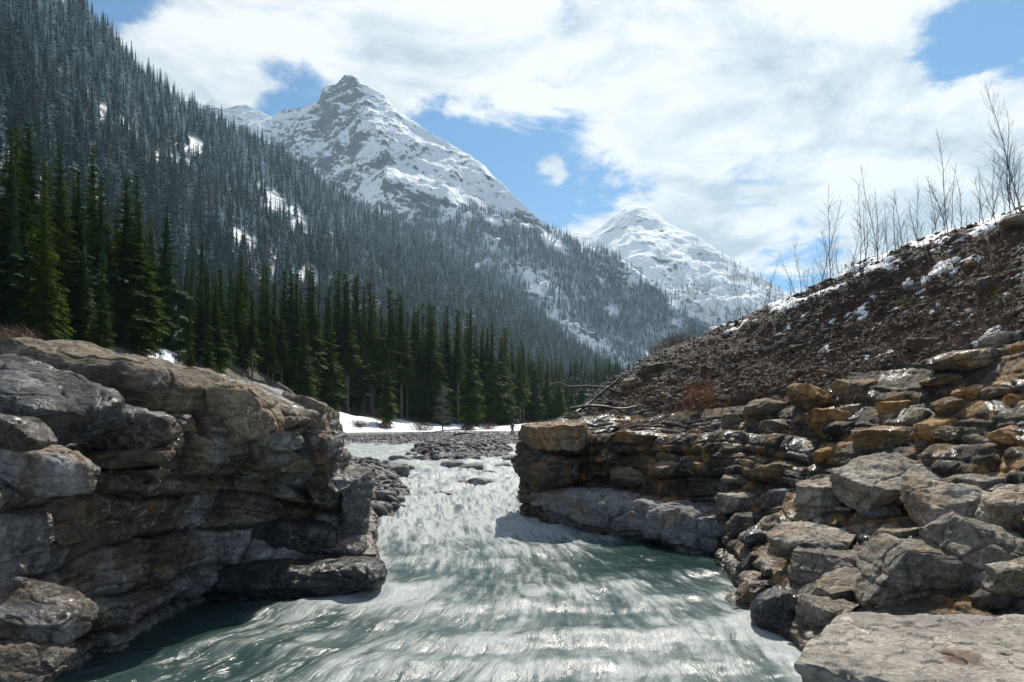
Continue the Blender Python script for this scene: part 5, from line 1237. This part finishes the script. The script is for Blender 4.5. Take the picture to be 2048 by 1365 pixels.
# forest on the hillside and the far mountains
def points_on(P, n, dens, seed, keep=None):
    rr = np.random.default_rng(seed); a = np.linalg.norm(np.cross(P[1:, :-1] - P[:-1, :-1], P[:-1, 1:] - P[:-1, :-1]), axis=2)
    c = np.cumsum((a * dens).ravel()); k = np.searchsorted(c, rr.random(n) * c[-1]); i, j = k // a.shape[1], k % a.shape[1]
    u, v = rr.random((2, n, 1)); return P[i, j] * (1 - u) * (1 - v) + P[i + 1, j] * u * (1 - v) + P[i, j + 1] * (1 - u) * v + P[i + 1, j + 1] * u * v
Ph = HILL
dens = HDENS.copy()
dens = dens[:-1, :-1]
dens = dens * (hpx[:-1, :-1] > -260)
p1 = points_on(Ph, 14000, dens, 1)
dist1 = p1[:, 1]
ppx = PK[..., 0] / PK[..., 1] * F + CX; ppy = HY - (PK[..., 2] - EYE) / PK[..., 1] * F
dn = peak_forest(ppx, ppy, PK)
p2 = points_on(PK, 15000, dn[:-1, :-1], 2)
fpx = FK[..., 0] / FK[..., 1] * F + CX; fpy = HY - (FK[..., 2] - EYE) / FK[..., 1] * F
df = far_forest(fpx, fpy, FK)
p3 = points_on(FK, 4200, df[:-1, :-1], 3)
hs1 = R.uniform(.75, 1.65, len(p1)) * (1 - .42 * (1 - sstep(p1[:, 1], 200, 420))); hs2 = R.uniform(.6, 1.3, len(p2)); hs3 = R.uniform(.6, 1.2, len(p3))
# the largest in view are trees of their own, the rest one mass
scr = np.stack([p1[:, 0] / p1[:, 1] * F + CX, HY - (p1[:, 2] - EYE) / p1[:, 1] * F], 1)
inview = (scr[:, 0] > 5) & (scr[:, 0] < 1240) & (scr[:, 1] > 10) & (scr[:, 1] < interp(scr[:, 0], TOPS) + 40)
order = np.argsort(-np.where(inview, hs1 / p1[:, 1], 0)); n_ind = max(0, 296 - n_near); ind = order[:n_ind]
mask = np.ones(len(p1), bool); mask[ind] = False
for i in ind:
    o = tag(link('spruce_tree', None, None, tuple(p1[i] - np.array([0, 0, .6])), (0, 0, i * 1.7), 1), 'snow dusted spruce on the nearest part of the steep hillside', 'spruce', 'snow dusted spruces on the near hillside')
    o.scale = (hs1[i] * (1.0 + .35 * hf(i)),) * 2 + (hs1[i],)
    link('crown', hill_kinds[i % 5], o); link('trunk', hill_trunk, o)
pts = np.concatenate([p1[mask], p2, p3]); hs = np.concatenate([hs1[mask], hs2, hs3])
pts = pts - np.array([0, 0, .8])
sc3 = np.stack([hs * R.uniform(.95, 1.35, len(hs))] * 2 + [hs], 1)
rot3 = np.stack([0 * hs, 0 * hs, R.uniform(0, 6.28, len(hs))], 1)
fme = mesh_np('forest', pts, np.zeros((1, 3), int), None, False, {'rot3': ('FLOAT_VECTOR', rot3), 'sc3': ('FLOAT_VECTOR', sc3), 'kind_index': ('INT', R.integers(0, 5, len(hs)))}) if False else bpy.data.meshes.new('forest')
fme.vertices.add(len(pts)); fme.vertices.foreach_set('co', pts.astype(np.float32).ravel())
for nm, ty, key, ar in (('rot3', 'FLOAT_VECTOR', 'vector', rot3), ('sc3', 'FLOAT_VECTOR', 'vector', sc3), ('kind_index', 'INT', 'value', np.concatenate([R.integers(0, 5, int(mask.sum())), R.integers(5, 8, len(p2) + len(p3))]))):
    at = fme.attributes.new(nm, ty, 'POINT'); at.data.foreach_set(key, (ar.astype(np.float32) if ty != 'INT' else ar.astype(np.int32)).ravel())
fo = tag(link('forest', fme), 'mass of snow dusted spruces covering the hillside and the far mountain flanks', 'forest', kind='stuff')
ng = bpy.data.node_groups.new('forest', 'GeometryNodeTree')
ng.interface.new_socket('Geometry', in_out='INPUT', socket_type='NodeSocketGeometry'); ng.interface.new_socket('Geometry', in_out='OUTPUT', socket_type='NodeSocketGeometry')
gi = ng.nodes.new('NodeGroupInput'); go = ng.nodes.new('NodeGroupOutput'); iop = ng.nodes.new('GeometryNodeInstanceOnPoints'); g2i = ng.nodes.new('GeometryNodeGeometryToInstance')
for k in reversed(range(8)):
    oi = ng.nodes.new('GeometryNodeObjectInfo'); ob = bpy.data.objects.new('spruce', (hill_kinds + far_kinds)[k]); oi.inputs['Object'].default_value = ob
    ng.links.new(oi.outputs['Geometry'], g2i.inputs[0])
def na(nm, ty):
    nd = ng.nodes.new('GeometryNodeInputNamedAttribute'); nd.data_type = ty; nd.inputs['Name'].default_value = nm; return nd.outputs[0]
ng.links.new(gi.outputs[0], iop.inputs['Points']); ng.links.new(g2i.outputs[0], iop.inputs['Instance']); iop.inputs['Pick Instance'].default_value = True
ng.links.new(na('kind_index', 'INT'), iop.inputs['Instance Index']); ng.links.new(na('rot3', 'FLOAT_VECTOR'), iop.inputs['Rotation']); ng.links.new(na('sc3', 'FLOAT_VECTOR'), iop.inputs['Scale'])
ng.links.new(iop.outputs[0], go.inputs[0])
fo.modifiers.new('forest', 'NODES').node_group = ng
print('near', n_near, 'individual hill', len(ind))
# ------------------------------------------------------------------ air
HAZE = 0.00010
mz, tz = new_mat('haze')
tz.n('ShaderNodeOutputMaterial', {'Volume': tz.n('ShaderNodeVolumePrincipled', {'Color': (.56, .80, .98, 1), 'Density': HAZE, 'Anisotropy': .3}).outputs[0]})
bx = np.array([(x, y, z) for z in (-12, 1120) for y in (-80, 3750) for x in (-2700, 2700)], float)
tag(link('haze', mesh_np('haze', bx, np.array([(0, 2, 3, 1), (4, 5, 7, 6), (0, 1, 5, 4), (2, 6, 7, 3), (0, 4, 6, 2), (1, 3, 7, 5)]), mz, False)), 'thin blue valley haze', 'haze', kind='stuff')
